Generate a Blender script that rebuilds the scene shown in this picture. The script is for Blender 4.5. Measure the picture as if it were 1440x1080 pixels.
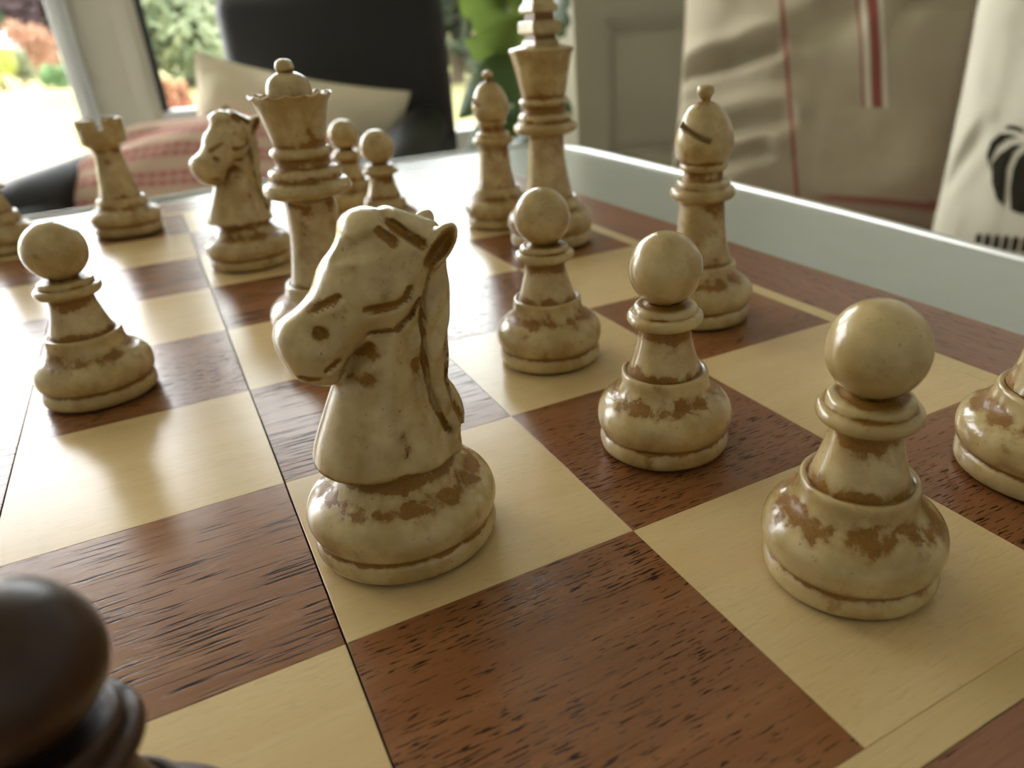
import bpy, bmesh, math, random
import numpy as np
from mathutils import Vector, Matrix, noise

for o in list(bpy.data.objects):
    bpy.data.objects.remove(o)
scene = bpy.context.scene
COL = scene.collection
PI = math.pi

# ------------------------------------------------------------------ camera
CAM = Vector((-0.15766, -0.03822, 0.08003))
cam_data = bpy.data.cameras.new('camera')
cam = bpy.data.objects.new('camera', cam_data)
COL.objects.link(cam)
_r = Vector((0.877591, -0.476745, -0.050485))
_d = Vector((-0.247022, -0.359423, -0.899886))
_f = Vector((0.410870, 0.802203, -0.433193))
cam.matrix_world = Matrix(((_r.x, -_d.x, -_f.x, CAM.x), (_r.y, -_d.y, -_f.y, CAM.y),
                           (_r.z, -_d.z, -_f.z, CAM.z), (0, 0, 0, 1)))
cam_data.sensor_width = 36.0
cam_data.lens = 36.0 * 1046.125 / 1440.0
cam_data.shift_x = -(788.46 - 720.0) / 1440.0
cam_data.shift_y = -(540.0 - 534.83) / 1440.0
cam_data.clip_start = 0.002
cam_data.clip_end = 200.0
cam_data.dof.use_dof = True
cam_data.dof.focus_distance = 0.128
cam_data.dof.aperture_fstop = 19.0
scene.camera = cam

# ------------------------------------------------------------------ sky and exposure
world = bpy.data.worlds.new('overcast_sky')
scene.world = world
world.use_nodes = True
wn = world.node_tree.nodes
wl = world.node_tree.links
wn.clear()
w_out = wn.new('ShaderNodeOutputWorld')
w_bg = wn.new('ShaderNodeBackground')
w_bg.inputs['Color'].default_value = (0.97, 0.985, 1.0, 1)
w_bg.inputs['Strength'].default_value = 1.0
wl.new(w_bg.outputs[0], w_out.inputs[0])

scene.view_settings.view_transform = 'Standard'
scene.view_settings.look = 'None'
scene.view_settings.gamma = 1.0
scene.view_settings.use_curve_mapping = False
scene.view_settings.exposure = 3.32


# ------------------------------------------------------------------ helpers
def tag(o, label=None, cat=None, group=None, kind=None):
    if label: o['label'] = label
    if cat: o['category'] = cat
    if group: o['group'] = group
    if kind: o['kind'] = kind
    return o


def empty(name, loc=(0, 0, 0), rz=0.0):
    o = bpy.data.objects.new(name, None)
    COL.objects.link(o)
    o.location = loc
    o.rotation_euler = (0, 0, rz)
    o.empty_display_size = 0.02
    return o


def link_mesh(name, me, mat, parent=None):
    o = bpy.data.objects.new(name, me)
    COL.objects.link(o)
    if mat is not None and not me.materials:
        me.materials.append(mat)
    if parent is not None:
        o.parent = parent
    return o


def mesh(name, verts, faces, mat, parent=None, smooth=True, attrs=None, uv=None):
    me = bpy.data.meshes.new(name)
    me.from_pydata([tuple(v) for v in verts], [], [tuple(f) for f in faces])
    me.update()
    if smooth:
        me.polygons.foreach_set('use_smooth', [True] * len(me.polygons))
    if attrs:
        for k, vals in attrs.items():
            a = me.attributes.new(k, 'FLOAT', 'POINT')
            a.data.foreach_set('value', np.asarray(vals, dtype=np.float32))
    if uv is not None:
        layer = me.uv_layers.new(name='UVMap')
        li = np.zeros(len(me.loops), dtype=np.int32)
        me.loops.foreach_get('vertex_index', li)
        layer.data.foreach_set('uv', np.asarray(uv, dtype=np.float32)[li].ravel())
    return link_mesh(name, me, mat, parent)


def box_geo(x0, x1, y0, y1, z0, z1):
    v = [(x0, y0, z0), (x1, y0, z0), (x1, y1, z0), (x0, y1, z0), (x0, y0, z1), (x1, y0, z1), (x1, y1, z1), (x0, y1, z1)]
    f = [(0, 3, 2, 1), (4, 5, 6, 7), (0, 1, 5, 4), (1, 2, 6, 5), (2, 3, 7, 6), (3, 0, 4, 7)]
    return v, f


def box(name, x0, x1, y0, y1, z0, z1, mat, parent=None, bevel=0.0, seg=2, mtx=None, smooth=None):
    v, f = box_geo(x0, x1, y0, y1, z0, z1)
    if mtx is not None:
        v = [tuple(mtx @ Vector(p)) for p in v]
    if bevel > 0:
        bm = bmesh.new()
        bv = [bm.verts.new(p) for p in v]
        for q in f:
            bm.faces.new([bv[i] for i in q])
        bmesh.ops.bevel(bm, geom=list(bm.edges), offset=bevel, segments=seg, profile=0.5, affect='EDGES')
        me = bpy.data.meshes.new(name)
        bm.to_mesh(me)
        bm.free()
        if seg > 1:
            me.polygons.foreach_set('use_smooth', [True] * len(me.polygons))
        return link_mesh(name, me, mat, parent)
    return mesh(name, v, f, mat, parent, smooth=False)


def copy_tree(o, parent=None):
    c = o.copy()
    COL.objects.link(c)
    c.parent = parent
    for ch in list(o.children):
        copy_tree(ch, c)
    return c


def tube_geo(path, rad, seg=10, closed=False):
    n = len(path)
    P = [Vector(p) for p in path]
    verts, faces = [], []
    up = Vector((0, 0, 1))
    prev = None
    for i in range(n):
        if closed:
            t = (P[(i + 1) % n] - P[i - 1]).normalized()
        else:
            t = (P[min(i + 1, n - 1)] - P[max(i - 1, 0)]).normalized()
        a = up if prev is None else prev
        if abs(t.dot(a)) > 0.95 and prev is None:
            a = Vector((1, 0, 0))
        s = t.cross(a).normalized()
        b = s.cross(t).normalized()
        prev = b
        r = rad[i] if hasattr(rad, '__len__') else rad
        for k in range(seg):
            an = 2 * PI * k / seg
            verts.append(P[i] + s * (r * math.cos(an)) + b * (r * math.sin(an)))
    m = n if closed else n - 1
    for i in range(m):
        j = (i + 1) % n
        for k in range(seg):
            l = (k + 1) % seg
            faces.append((i * seg + k, i * seg + l, j * seg + l, j * seg + k))
    if not closed:
        faces.append(tuple(range(seg))[::-1])
        faces.append(tuple((n - 1) * seg + k for k in range(seg)))
    return verts, faces


# ------------------------------------------------------------------ materials
def new_mat(name):
    m = bpy.data.materials.new(name)
    m.use_nodes = True
    nt = m.node_tree
    return m, nt.nodes, nt.links, nt.nodes['Principled BSDF']


def plain(name, col, rough=0.5, coat=0.0, metal=0.0, noise_amt=0.0, nscale=20.0, bump=0.0, bscale=200.0, spec=0.5, sheen=0.0):
    m, n, l, b = new_mat(name)
    b.inputs['Base Color'].default_value = (*col, 1)
    b.inputs['Roughness'].default_value = rough
    b.inputs['Metallic'].default_value = metal
    b.inputs['Coat Weight'].default_value = coat
    b.inputs['Specular IOR Level'].default_value = spec
    if sheen:
        b.inputs['Sheen Weight'].default_value = sheen
    tc = n.new('ShaderNodeTexCoord')
    if noise_amt:
        t = n.new('ShaderNodeTexNoise')
        t.inputs['Scale'].default_value = nscale
        t.inputs['Detail'].default_value = 5
        l.new(tc.outputs['Object'], t.inputs['Vector'])
        mx = n.new('ShaderNodeMix'); mx.data_type = 'RGBA'
        mx.inputs['A'].default_value = (*[c * (1 - noise_amt) for c in col], 1)
        mx.inputs['B'].default_value = (*[min(1, c * (1 + noise_amt)) for c in col], 1)
        l.new(t.outputs['Fac'], mx.inputs['Factor'])
        l.new(mx.outputs['Result'], b.inputs['Base Color'])
    if bump:
        t2 = n.new('ShaderNodeTexNoise')
        t2.inputs['Scale'].default_value = bscale
        t2.inputs['Detail'].default_value = 3
        l.new(tc.outputs['Object'], t2.inputs['Vector'])
        bp = n.new('ShaderNodeBump')
        bp.inputs['Strength'].default_value = bump
        bp.inputs['Distance'].default_value = 0.002
        l.new(t2.outputs['Fac'], bp.inputs['Height'])
        l.new(bp.outputs['Normal'], b.inputs['Normal'])
    return m


def N(nodes, typ, **kw):
    nd = nodes.new(typ)
    for k, v in kw.items():
        setattr(nd, k, v)
    return nd


def math_node(n, l, op, a, b=None, c=None, clamp=False):
    m = n.new('ShaderNodeMath'); m.operation = op; m.use_clamp = clamp
    for i, x in enumerate((a, b, c)):
        if x is None: continue
        if isinstance(x, (int, float)): m.inputs[i].default_value = x
        else: l.new(x, m.inputs[i])
    return m.outputs[0]


def mixc(n, l, fac, a, b):
    m = n.new('ShaderNodeMix'); m.data_type = 'RGBA'
    for k, x in (('Factor', fac), ('A', a), ('B', b)):
        if isinstance(x, tuple): m.inputs[k].default_value = (*x, 1)
        elif isinstance(x, (int, float)): m.inputs[k].default_value = x
        else: l.new(x, m.inputs[k])
    return m.outputs['Result']


def maprange(n, l, v, a, b, c=0.0, d=1.0):
    m = n.new('ShaderNodeMapRange'); m.interpolation_type = 'SMOOTHSTEP'
    l.new(v, m.inputs['Value'])
    m.inputs['From Min'].default_value = a; m.inputs['From Max'].default_value = b
    m.inputs['To Min'].default_value = c; m.inputs['To Max'].default_value = d
    return m.outputs['Result']


def ntex(n, l, vec, scale, detail=4, rough=0.5, dist=0.0):
    t = n.new('ShaderNodeTexNoise')
    t.inputs['Scale'].default_value = scale
    t.inputs['Detail'].default_value = detail
    t.inputs['Roughness'].default_value = rough
    t.inputs['Distortion'].default_value = dist
    l.new(vec, t.inputs['Vector'])
    return t.outputs['Fac']


def resin_material(name, light, mid, stain, speck, rough=0.22, stain_gain=1.0, coat=0.55):
    """moulded chessman resin with brown antiquing stain that follows the 'stain' attribute"""
    m, n, l, b = new_mat(name)
    tc = n.new('ShaderNodeTexCoord')
    oi = n.new('ShaderNodeObjectInfo')
    off = N(n, 'ShaderNodeVectorMath', operation='SCALE')
    l.new(oi.outputs['Location'], off.inputs[0]); off.inputs['Scale'].default_value = 3.7
    add = N(n, 'ShaderNodeVectorMath', operation='ADD')
    l.new(tc.outputs['Object'], add.inputs[0]); l.new(off.outputs[0], add.inputs[1])
    vec = add.outputs[0]
    at = N(n, 'ShaderNodeAttribute', attribute_name='stain')
    big = ntex(n, l, vec, 130, 3, 0.55)
    ragged = ntex(n, l, vec, 560, 6, 0.72)
    fine = ntex(n, l, vec, 2600, 3, 0.6)
    col = mixc(n, l, maprange(n, l, big, 0.32, 0.68), light, mid)
    col = mixc(n, l, math_node(n, l, 'MULTIPLY', maprange(n, l, fine, 0.35, 0.7), 0.16), col, mid)
    # stain: attribute pushed through ragged noise
    s = math_node(n, l, 'MULTIPLY_ADD', ragged, 1.5, -0.85)
    s = math_node(n, l, 'ADD', math_node(n, l, 'MULTIPLY', at.outputs['Fac'], stain_gain), s)
    s2 = math_node(n, l, 'MULTIPLY_ADD', ntex(n, l, vec, 230, 2, 0.5), 2.0, -1.06)
    s = math_node(n, l, 'ADD', s, s2)
    mask = maprange(n, l, s, 0.36, 0.58)
    soft = maprange(n, l, s, -0.05, 0.70, 0.0, 0.70)
    blot = maprange(n, l, ntex(n, l, vec, 230, 6, 0.7), 0.60, 0.66, 0, 0.30)
    col = mixc(n, l, soft, col, tuple(0.55 * a + 0.45 * c for a, c in zip(stain, mid)))
    col = mixc(n, l, blot, col, stain)
    tone = mixc(n, l, maprange(n, l, fine, 0.3, 0.7), stain, tuple(c * 0.72 for c in stain))
    col = mixc(n, l, math_node(n, l, 'MULTIPLY', mask, 0.88), col, tone)
    spk = maprange(n, l, ntex(n, l, vec, 1300, 2, 0.5), 0.70, 0.75, 0, 0.55)
    col = mixc(n, l, spk, col, speck)
    l.new(col, b.inputs['Base Color'])
    l.new(maprange(n, l, mask, 0, 1, rough, rough + 0.22), b.inputs['Roughness'])
    l.new(maprange(n, l, mask, 0, 1, 0.5, 0.22), b.inputs['Specular IOR Level'])
    l.new(maprange(n, l, mask, 0, 1, coat, coat * 0.33), b.inputs['Coat Weight'])
    b.inputs['Coat Roughness'].default_value = 0.09
    bp = n.new('ShaderNodeBump')
    bp.inputs['Strength'].default_value = 0.35
    bp.inputs['Distance'].default_value = 0.0004
    h = math_node(n, l, 'ADD', math_node(n, l, 'MULTIPLY', big, 1.2), math_node(n, l, 'MULTIPLY', ragged, 0.5))
    h = math_node(n, l, 'ADD', h, math_node(n, l, 'MULTIPLY', mask, -0.35))
    h = math_node(n, l, 'ADD', h, math_node(n, l, 'MULTIPLY', fine, 0.06))
    l.new(h, bp.inputs['Height'])
    l.new(bp.outputs['Normal'], b.inputs['Normal'])
    return m


def wood_material(name, base, alt, pore, along='X', pore_amt=0.8, rough=0.22, pore_len=140.0, pore_wid=1700.0,
                  band_amt=0.5, pore_lo=0.60, pore_hi=0.66, bump=0.25):
    m, n, l, b = new_mat(name)
    tc = n.new('ShaderNodeTexCoord')
    oi = n.new('ShaderNodeObjectInfo')
    off = N(n, 'ShaderNodeVectorMath', operation='SCALE')
    l.new(oi.outputs['Location'], off.inputs[0]); off.inputs['Scale'].default_value = 13.3
    add = N(n, 'ShaderNodeVectorMath', operation='ADD')
    l.new(tc.outputs['Object'], add.inputs[0]); l.new(off.outputs[0], add.inputs[1])

    def stretched(a, c):
        mp = n.new('ShaderNodeMapping')
        mp.inputs['Scale'].default_value = (a, c, c) if along == 'X' else (c, a, c)
        l.new(add.outputs[0], mp.inputs['Vector'])
        return mp.outputs[0]
    bands = ntex(n, l, stretched(9, 150), 1.0, 4, 0.6, 0.6)
    broad = ntex(n, l, stretched(12, 42), 1.0, 3, 0.5, 0.4)
    fibre = ntex(n, l, stretched(pore_len * 0.7, pore_wid * 1.5), 1.0, 3, 0.6)
    pores = ntex(n, l, stretched(pore_len, pore_wid), 1.0, 2, 0.5)
    dens = maprange(n, l, broad, 0.3, 0.7, 0.05, -0.05)
    pm = maprange(n, l, math_node(n, l, 'ADD', pores, dens), pore_lo, pore_hi)   # pores thin out in lighter bands
    fac = math_node(n, l, 'MULTIPLY', maprange(n, l, bands, 0.3, 0.72), band_amt)
    col = mixc(n, l, fac, base, alt)
    col = mixc(n, l, math_node(n, l, 'MULTIPLY', maprange(n, l, broad, 0.45, 0.75), band_amt * 0.8), col, alt)
    col = mixc(n, l, math_node(n, l, 'MULTIPLY', maprange(n, l, fibre, 0.3, 0.7), 0.22), col, tuple(c * 0.7 for c in base))
    streak = ntex(n, l, stretched(30, 1300), 1.0, 4, 0.7)
    col = mixc(n, l, math_node(n, l, 'MULTIPLY', maprange(n, l, streak, 0.50, 0.68), pore_amt * 0.45), col, tuple(c * 0.45 for c in base))
    # every square its own tone
    rnd = math_node(n, l, 'MULTIPLY_ADD', oi.outputs['Random'], 0.35, -0.05, clamp=True)
    col = mixc(n, l, rnd, col, tuple(c * 0.72 for c in base))
    col = mixc(n, l, math_node(n, l, 'MULTIPLY', pm, pore_amt), col, pore)
    l.new(col, b.inputs['Base Color'])
    b.inputs['Roughness'].default_value = rough
    l.new(maprange(n, l, pm, 0, 1, 0.5, 0.5 - 0.42 * pore_amt), b.inputs['Specular IOR Level'])
    bp = n.new('ShaderNodeBump')
    bp.inputs['Strength'].default_value = bump
    bp.inputs['Distance'].default_value = 0.0003
    h = math_node(n, l, 'ADD', math_node(n, l, 'MULTIPLY', pm, -0.22), math_node(n, l, 'MULTIPLY', fibre, 0.22))
    wav = ntex(n, l, add.outputs[0], 260, 2, 0.5)
    h = math_node(n, l, 'ADD', h, math_node(n, l, 'MULTIPLY', wav, 0.35))
    l.new(h, bp.inputs['Height'])
    l.new(bp.outputs['Normal'], b.inputs['Normal'])
    return m


M = {}
M['ivory'] = resin_material('ivory_resin', (0.58, 0.45, 0.215), (0.42, 0.29, 0.11), (0.27, 0.12, 0.014), (0.07, 0.04, 0.012))
M['dark_piece'] = resin_material('dark_brown_resin', (0.046, 0.015, 0.005), (0.026, 0.009, 0.004), (0.010, 0.005, 0.003), (0.005, 0.004, 0.003), rough=0.32, coat=0.0)
M['felt'] = plain('black_felt', (0.012, 0.012, 0.010), 0.95)
M['dark_wood'] = wood_material('dark_sapele', (0.25, 0.092, 0.032), (0.39, 0.18, 0.068), (0.020, 0.008, 0.006), pore_len=70, pore_wid=1800, pore_lo=0.575, pore_hi=0.625, pore_amt=0.95)
M['dark_wood_short'] = wood_material('dark_sapele_short_pores', (0.235, 0.088, 0.030), (0.36, 0.165, 0.063), (0.020, 0.008, 0.006),
                                     pore_len=260, pore_wid=2500, pore_lo=0.60, pore_hi=0.645, pore_amt=0.9)
M['light_wood'] = wood_material('light_maple', (0.77, 0.575, 0.295), (0.68, 0.46, 0.21), (0.42, 0.27, 0.12), pore_amt=0.16,
                                band_amt=0.42, pore_len=300, pore_wid=1500, bump=0.13)
M['frame_x'] = wood_material('frame_sapele_x', (0.26, 0.11, 0.062), (0.35, 0.165, 0.10), (0.04, 0.015, 0.012), along='X', band_amt=0.7)
M['frame_y'] = wood_material('frame_sapele_y', (0.26, 0.11, 0.062), (0.35, 0.165, 0.10), (0.04, 0.015, 0.012), along='Y', band_amt=0.7)
M['inlay'] = wood_material('inlay_maple', (0.74, 0.56, 0.28), (0.66, 0.46, 0.2), (0.4, 0.25, 0.1), pore_amt=0.2, band_amt=0.3)
M['groove'] = plain('joint_dark', (0.03, 0.02, 0.015), 0.8)
M['glass_top'] = plain('grey_glass_top', (0.37, 0.385, 0.335), 0.2, noise_amt=0.05, nscale=90)
M['rim'] = plain('satin_aluminium', (0.60, 0.61, 0.59), 0.38, metal=0.7)
M['leather'] = plain('black_leather', (0.013, 0.013, 0.014), 0.45, bump=0.25, bscale=260, spec=0.35)
M['white_paint'] = plain('white_paint', (0.72, 0.68, 0.58), 0.45)
M['white_upvc'] = plain('white_upvc', (0.80, 0.83, 0.85), 0.35)
M['gasket'] = plain('grey_gasket', (0.06, 0.065, 0.07), 0.5)
M['cab_paint'] = plain('grey_green_paint', (0.43, 0.40, 0.29), 0.42, noise_amt=0.06, nscale=3)
M['wall'] = plain('pale_plaster', (0.72, 0.71, 0.68), 0.8)
M['ceil'] = plain('ceiling_white', (0.82, 0.82, 0.80), 0.85)
M['floor'] = plain('pale_floor', (0.42, 0.39, 0.34), 0.5, noise_amt=0.15, nscale=4)

# ------------------------------------------------------------------ room shell
FLOOR = -0.762
TABLE = -0.012
FW = 2.95      # far glazed wall
tag(box('floor', -2.6, 2.1, -2.4, FW + 0.10, FLOOR - 0.08, FLOOR, M['floor']), kind='structure')
tag(box('wall_right', 2.0, 2.1, -2.4, FW + 0.10, FLOOR, 1.7, M['wall']), kind='structure')
tag(box('wall_back', -2.6, 2.0, -2.4, -2.3, FLOOR, 1.74, M['wall']), kind='structure')
tag(box('wall_left', -2.6, -2.5, -2.3, FW + 0.05, FLOOR, 1.74, M['wall']), kind='structure')
# plain closed ceiling: all daylight enters through the glazed garden side seen in the photograph
tag(box('ceiling', -2.6, 2.1, -2.4, 3.02, 1.74, 1.86, M['ceil']), kind='structure')


def glass_material(name):
    m, n, l, b = new_mat(name)
    n.remove(b)
    out = n['Material Output']
    fr = n.new('ShaderNodeFresnel'); fr.inputs['IOR'].default_value = 1.35
    tr = n.new('ShaderNodeBsdfTransparent'); tr.inputs['Color'].default_value = (0.94, 0.96, 0.95, 1)
    gl = n.new('ShaderNodeBsdfGlossy'); gl.inputs['Roughness'].default_value = 0.02
    mx = n.new('ShaderNodeMixShader')
    l.new(fr.outputs[0], mx.inputs[0]); l.new(tr.outputs[0], mx.inputs[1]); l.new(gl.outputs[0], mx.inputs[2])
    l.new(mx.outputs[0], out.inputs['Surface'])
    return m


M['glass'] = glass_material('window_glass')

# glazed far wall: open door with its leaf edge, a broad post, a bay with low rail, a second glazed door
win1 = tag(empty('window_1', (0, FW, FLOOR)), kind='structure')
H = 1.62 - FLOOR
box('post', -0.268, -0.082, -0.05, 0.06, 0, H, M['white_paint'], win1, 0.006)
box('post_moulding', -0.150, -0.100, -0.064, -0.045, 0, H, M['white_paint'], win1, 0.007, 3)
box('post', 0.30, 0.39, -0.05, 0.06, 0, H, M['white_paint'], win1, 0.006)
box('gasket', -0.083, -0.058, -0.03, 0.03, 0.60, H, M['gasket'], win1, 0.002)
box('bottom_rail', -0.083, 0.31, -0.05, 0.05, 0.612, 0.640, M['white_upvc'], win1, 0.004)
box('lower_panel', -0.083, 0.31, -0.02, 0.02, 0, 0.613, M['gasket'], win1, 0.003)
box('pane', -0.06, 0.31, -0.004, 0.004, 0.635, H, M['glass'], win1)
door1 = tag(empty('door_1', (0, FW, FLOOR)), kind='structure')
box('leaf_edge', -0.318, -0.286, -0.11, -0.03, 0.02, H - 0.05, M['white_upvc'], door1, 0.004)
box('leaf_lip', -0.288, -0.266, -0.095, -0.045, 0.02, H - 0.05, M['white_upvc'], door1, 0.004)
box('threshold', -1.60, -0.27, -0.06, 0.06, -0.01, 0.03, M['white_upvc'], door1, 0.004)
door2 = tag(empty('door_2', (0, FW, FLOOR)), kind='structure')
box('bottom_rail', 0.39, 1.20, -0.04, 0.04, 0.36, 0.47, M['white_upvc'], door2, 0.005)
box('kick_panel', 0.39, 1.20, -0.03, 0.03, 0.0, 0.362, M['white_upvc'], door2, 0.003)
box('stile', 1.16, 1.24, -0.04, 0.04, 0, H, M['white_upvc'], door2, 0.005)
box('pane', 0.385, 1.165, -0.004, 0.004, 0.468, H, M['glass'], door2)
tag(box('trim_1', -2.6, 2.0, FW - 0.06, FW + 0.07, 1.62, 1.74, M['white_paint'], None, 0.006), kind='structure')
tag(box('wall_far', 1.24, 2.0, FW - 0.05, FW + 0.07, FLOOR, 1.62, M['wall']), kind='structure')


# ------------------------------------------------------------------ garden table
def smooth_loop(pts, sub=8):
    P = [Vector(p) for p in pts]
    out = []
    n = len(P)
    for i in range(n):
        a, b, c, d = P[i - 1], P[i], P[(i + 1) % n], P[(i + 2) % n]
        for k in range(sub):
            t = k / sub
            out.append(0.5 * ((2 * b) + (c - a) * t + (2 * a - 5 * b + 4 * c - d) * t * t + (3 * b - a - 3 * c + d) * t ** 3))
    return out


tpts = [(0.098, -0.30), (0.116, -0.10), (0.127, 0.10), (0.136, 0.22), (0.141, 0.34), (0.144, 0.44), (0.1435, 0.495), (0.136, 0.527), (0.116, 0.546),
        (0.088, 0.5515), (0.03, 0.5515), (-0.06, 0.542), (-0.16, 0.524), (-0.30, 0.51), (-0.50, 0.49), (-0.70, 0.455), (-0.745, 0.43), (-0.765, 0.39),
        (-0.775, 0.20), (-0.775, -0.10), (-0.765, -0.30), (-0.745, -0.345), (-0.70, -0.37), (-0.40, -0.385), (0.02, -0.375), (0.072, -0.355)]
loop = smooth_loop([(x, y, 0) for x, y in tpts])
table = tag(empty('garden_table', (-0.32, 0.08, FLOOR)), 'pale grey glass-topped table with rounded aluminium rim under the chessboard', 'table')
n_l = len(loop)
org = Vector((-0.32, 0.08, FLOOR))
TT = TABLE - FLOOR
tv = [(p.x - org.x, p.y - org.y, TT) for p in loop] + [(p.x - org.x, p.y - org.y, TT - 0.008) for p in loop]
tf = [tuple(range(n_l)), tuple(range(2 * n_l - 1, n_l - 1, -1))] + [(i, n_l + i, n_l + (i + 1) % n_l, (i + 1) % n_l) for i in range(n_l)]
mesh('table_top', tv, tf, M['glass_top'], table, smooth=False)
# rim of rounded section, standing a little proud of the glass
rim_prof = [(-0.0010, -0.002), (-0.0008, 0.0008), (0.0002, 0.0018), (0.0016, 0.0020), (0.0028, 0.0013), (0.0033, -0.0005), (0.0033, -0.016), (0.0020, -0.019), (-0.0010, -0.019)]
rv, rf = [], []
for i in range(n_l):
    t = (loop[(i + 1) % n_l] - loop[i - 1]).normalized()
    o_ = Vector((-t.y, t.x, 0)) * -1.0
    for (a, z) in rim_prof:
        q = loop[i] + o_ * (a * 0.75)
        rv.append((q.x - org.x, q.y - org.y, TT + z))
k_ = len(rim_prof)
for i in range(n_l):
    j = (i + 1) % n_l
    for k in range(k_):
        l_ = (k + 1) % k_
        rf.append((i * k_ + k, i * k_ + l_, j * k_ + l_, j * k_ + k))
# orient outward: the loop runs counter-clockwise so flip the offset if needed
area = sum(loop[i].x * loop[(i + 1) % n_l].y - loop[(i + 1) % n_l].x * loop[i].y for i in range(n_l))
mesh('rim', rv, rf, M['rim'], table)
for (x, y) in ((0.03, 0.45), (-0.66, 0.36), (-0.68, -0.28), (0.02, -0.28)):
    v_, f_ = tube_geo([(x - org.x, y - org.y, 0), (x - org.x, y - org.y, TT - 0.006)], 0.02, 14)
    mesh('leg', v_, f_, M['rim'], table)

# ------------------------------------------------------------------ chessboard
SQ = 0.05
board = tag(empty('chess_board', (-0.2, 0.2, TABLE)), 'inlaid wooden chessboard of maple and sapele squares with brown border frame', 'chessboard')
BX = Vector((-0.2, 0.2, TABLE))


def bbox_(name, x0, x1, y0, y1, z0, z1, mat, bevel=0.0):
    cx, cy = (x0 + x1) / 2, (y0 + y1) / 2
    o = box(name, x0 - cx, x1 - cx, y0 - cy, y1 - cy, z0, z1, mat, board, bevel, 1)
    o.location = (cx - BX.x, cy - BX.y, -BX.z)
    return o


bbox_('core', -0.430, 0.030, -0.030, 0.430, -0.012, -0.0022, M['groove'])
IN, FR = 0.0050, 0.0324
# inlay strips
bbox_('inlay_strip', 0.00001, IN, -IN, 0.4 + IN, -0.0023, 0.0, M['inlay'], 0.0001)
bbox_('inlay_strip', -0.4 - IN, -0.40001, -IN, 0.4 + IN, -0.0023, 0.0, M['inlay'], 0.0001)
bbox_('inlay_strip', -0.4, 0.0, -IN, -0.00001, -0.0023, 0.0, M['inlay'], 0.0001)
bbox_('inlay_strip', -0.4, 0.0, 0.40001, 0.4 + IN, -0.0023, 0.0, M['inlay'], 0.0001)
# mitred frame
for name, q, mt in (('frame_rail', [(IN, -IN), (FR, -FR), (FR, 0.4 + FR), (IN, 0.4 + IN)], 'frame_y'),
                    ('frame_rail', [(-0.4 - IN, 0.4 + IN), (-0.4 - FR, 0.4 + FR), (-0.4 - FR, -FR), (-0.4 - IN, -IN)], 'frame_y'),
                    ('frame_rail', [(IN, 0.4 + IN), (FR, 0.4 + FR), (-0.4 - FR, 0.4 + FR), (-0.4 - IN, 0.4 + IN)], 'frame_x'),
                    ('frame_rail', [(-0.4 - IN, -IN), (-0.4 - FR, -FR), (FR, -FR), (IN, -IN)], 'frame_x')):
    g = 0.00005
    vv = [(x - BX.x, y - BX.y, -0.012 - BX.z) for x, y in q] + [(x - BX.x, y - BX.y, 0.0 - BX.z) for x, y in q]
    ff = [(3, 2, 1, 0), (4, 5, 6, 7), (0, 1, 5, 4), (1, 2, 6, 5), (2, 3, 7, 6), (3, 0, 4, 7)]
    bm = bmesh.new()
    bv = [bm.verts.new(p) for p in vv]
    for f in ff: bm.faces.new([bv[i] for i in f])
    bmesh.ops.bevel(bm, geom=[e for e in bm.edges if all(v.co.z > -0.0001 - BX.z for v in e.verts)], offset=0.0005, segments=2, profile=0.5, affect='EDGES')
    bmesh.ops.recalc_face_normals(bm, faces=bm.faces)
    me = bpy.data.meshes.new(name); bm.to_mesh(me); bm.free()
    link_mesh(name, me, M[mt], board)
rng = random.Random(4)
sq_cache = {}
for iu in range(8):
    for iv in range(8):
        light = (iu + iv) % 2 == 1
        # joints: a hairline nearly everywhere, wider on the two seams
        g = [0.00002] * 4
        if iu == 3: g[0] = 0.00013; g[1] = 0.00015
        if iu == 2: g[0] = 0.00015
        if iu == 4: g[1] = 0.00013
        x1 = -iu * SQ - g[1]; x0 = -(iu + 1) * SQ + g[0]
        y0 = iv * SQ + g[2]; y1 = (iv + 1) * SQ - g[3]
        mt = 'light_wood' if light else ('dark_wood_short' if (iu, iv) in ((2, 0), (1, 1), (0, 0), (3, 3), (0, 2), (1, 3)) else 'dark_wood')
        bbox_('square', x0, x1, y0, y1, -0.0023, rng.uniform(-0.00003, 0.0), M[mt], 0.00006)


# ------------------------------------------------------------------ turned chessmen
def catmull(pts, sub=4):
    P = np.array([p if len(p) == 3 else (p[0], p[1], 0.0) for p in pts], float)
    out = []
    n = len(P)
    for i in range(n - 1):
        a = P[i - 1] if i > 0 else 2 * P[0] - P[1]
        b, c = P[i], P[i + 1]
        d = P[i + 2] if i + 2 < n else 2 * P[-1] - P[-2]
        # centripetal-ish: shrink tangents when neighbours are far apart
        lb = np.linalg.norm((c - b)[:2])
        m1 = (c - a) * (lb / max(1e-6, np.linalg.norm((b - a)[:2]) + lb))
        m2 = (d - b) * (lb / max(1e-6, np.linalg.norm((d - c)[:2]) + lb))
        for k in range(sub):
            t = k / sub
            h00 = 2 * t ** 3 - 3 * t ** 2 + 1; h10 = t ** 3 - 2 * t ** 2 + t
            h01 = -2 * t ** 3 + 3 * t ** 2; h11 = t ** 3 - t ** 2
            out.append(h00 * b + h10 * m1 + h01 * c + h11 * m2)
    out.append(P[-1])
    out = np.array(out)
    out[:, 0] = np.maximum(out[:, 0], 0)
    out[:, 2] = np.clip(out[:, 2], 0, 1)
    return out


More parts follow.
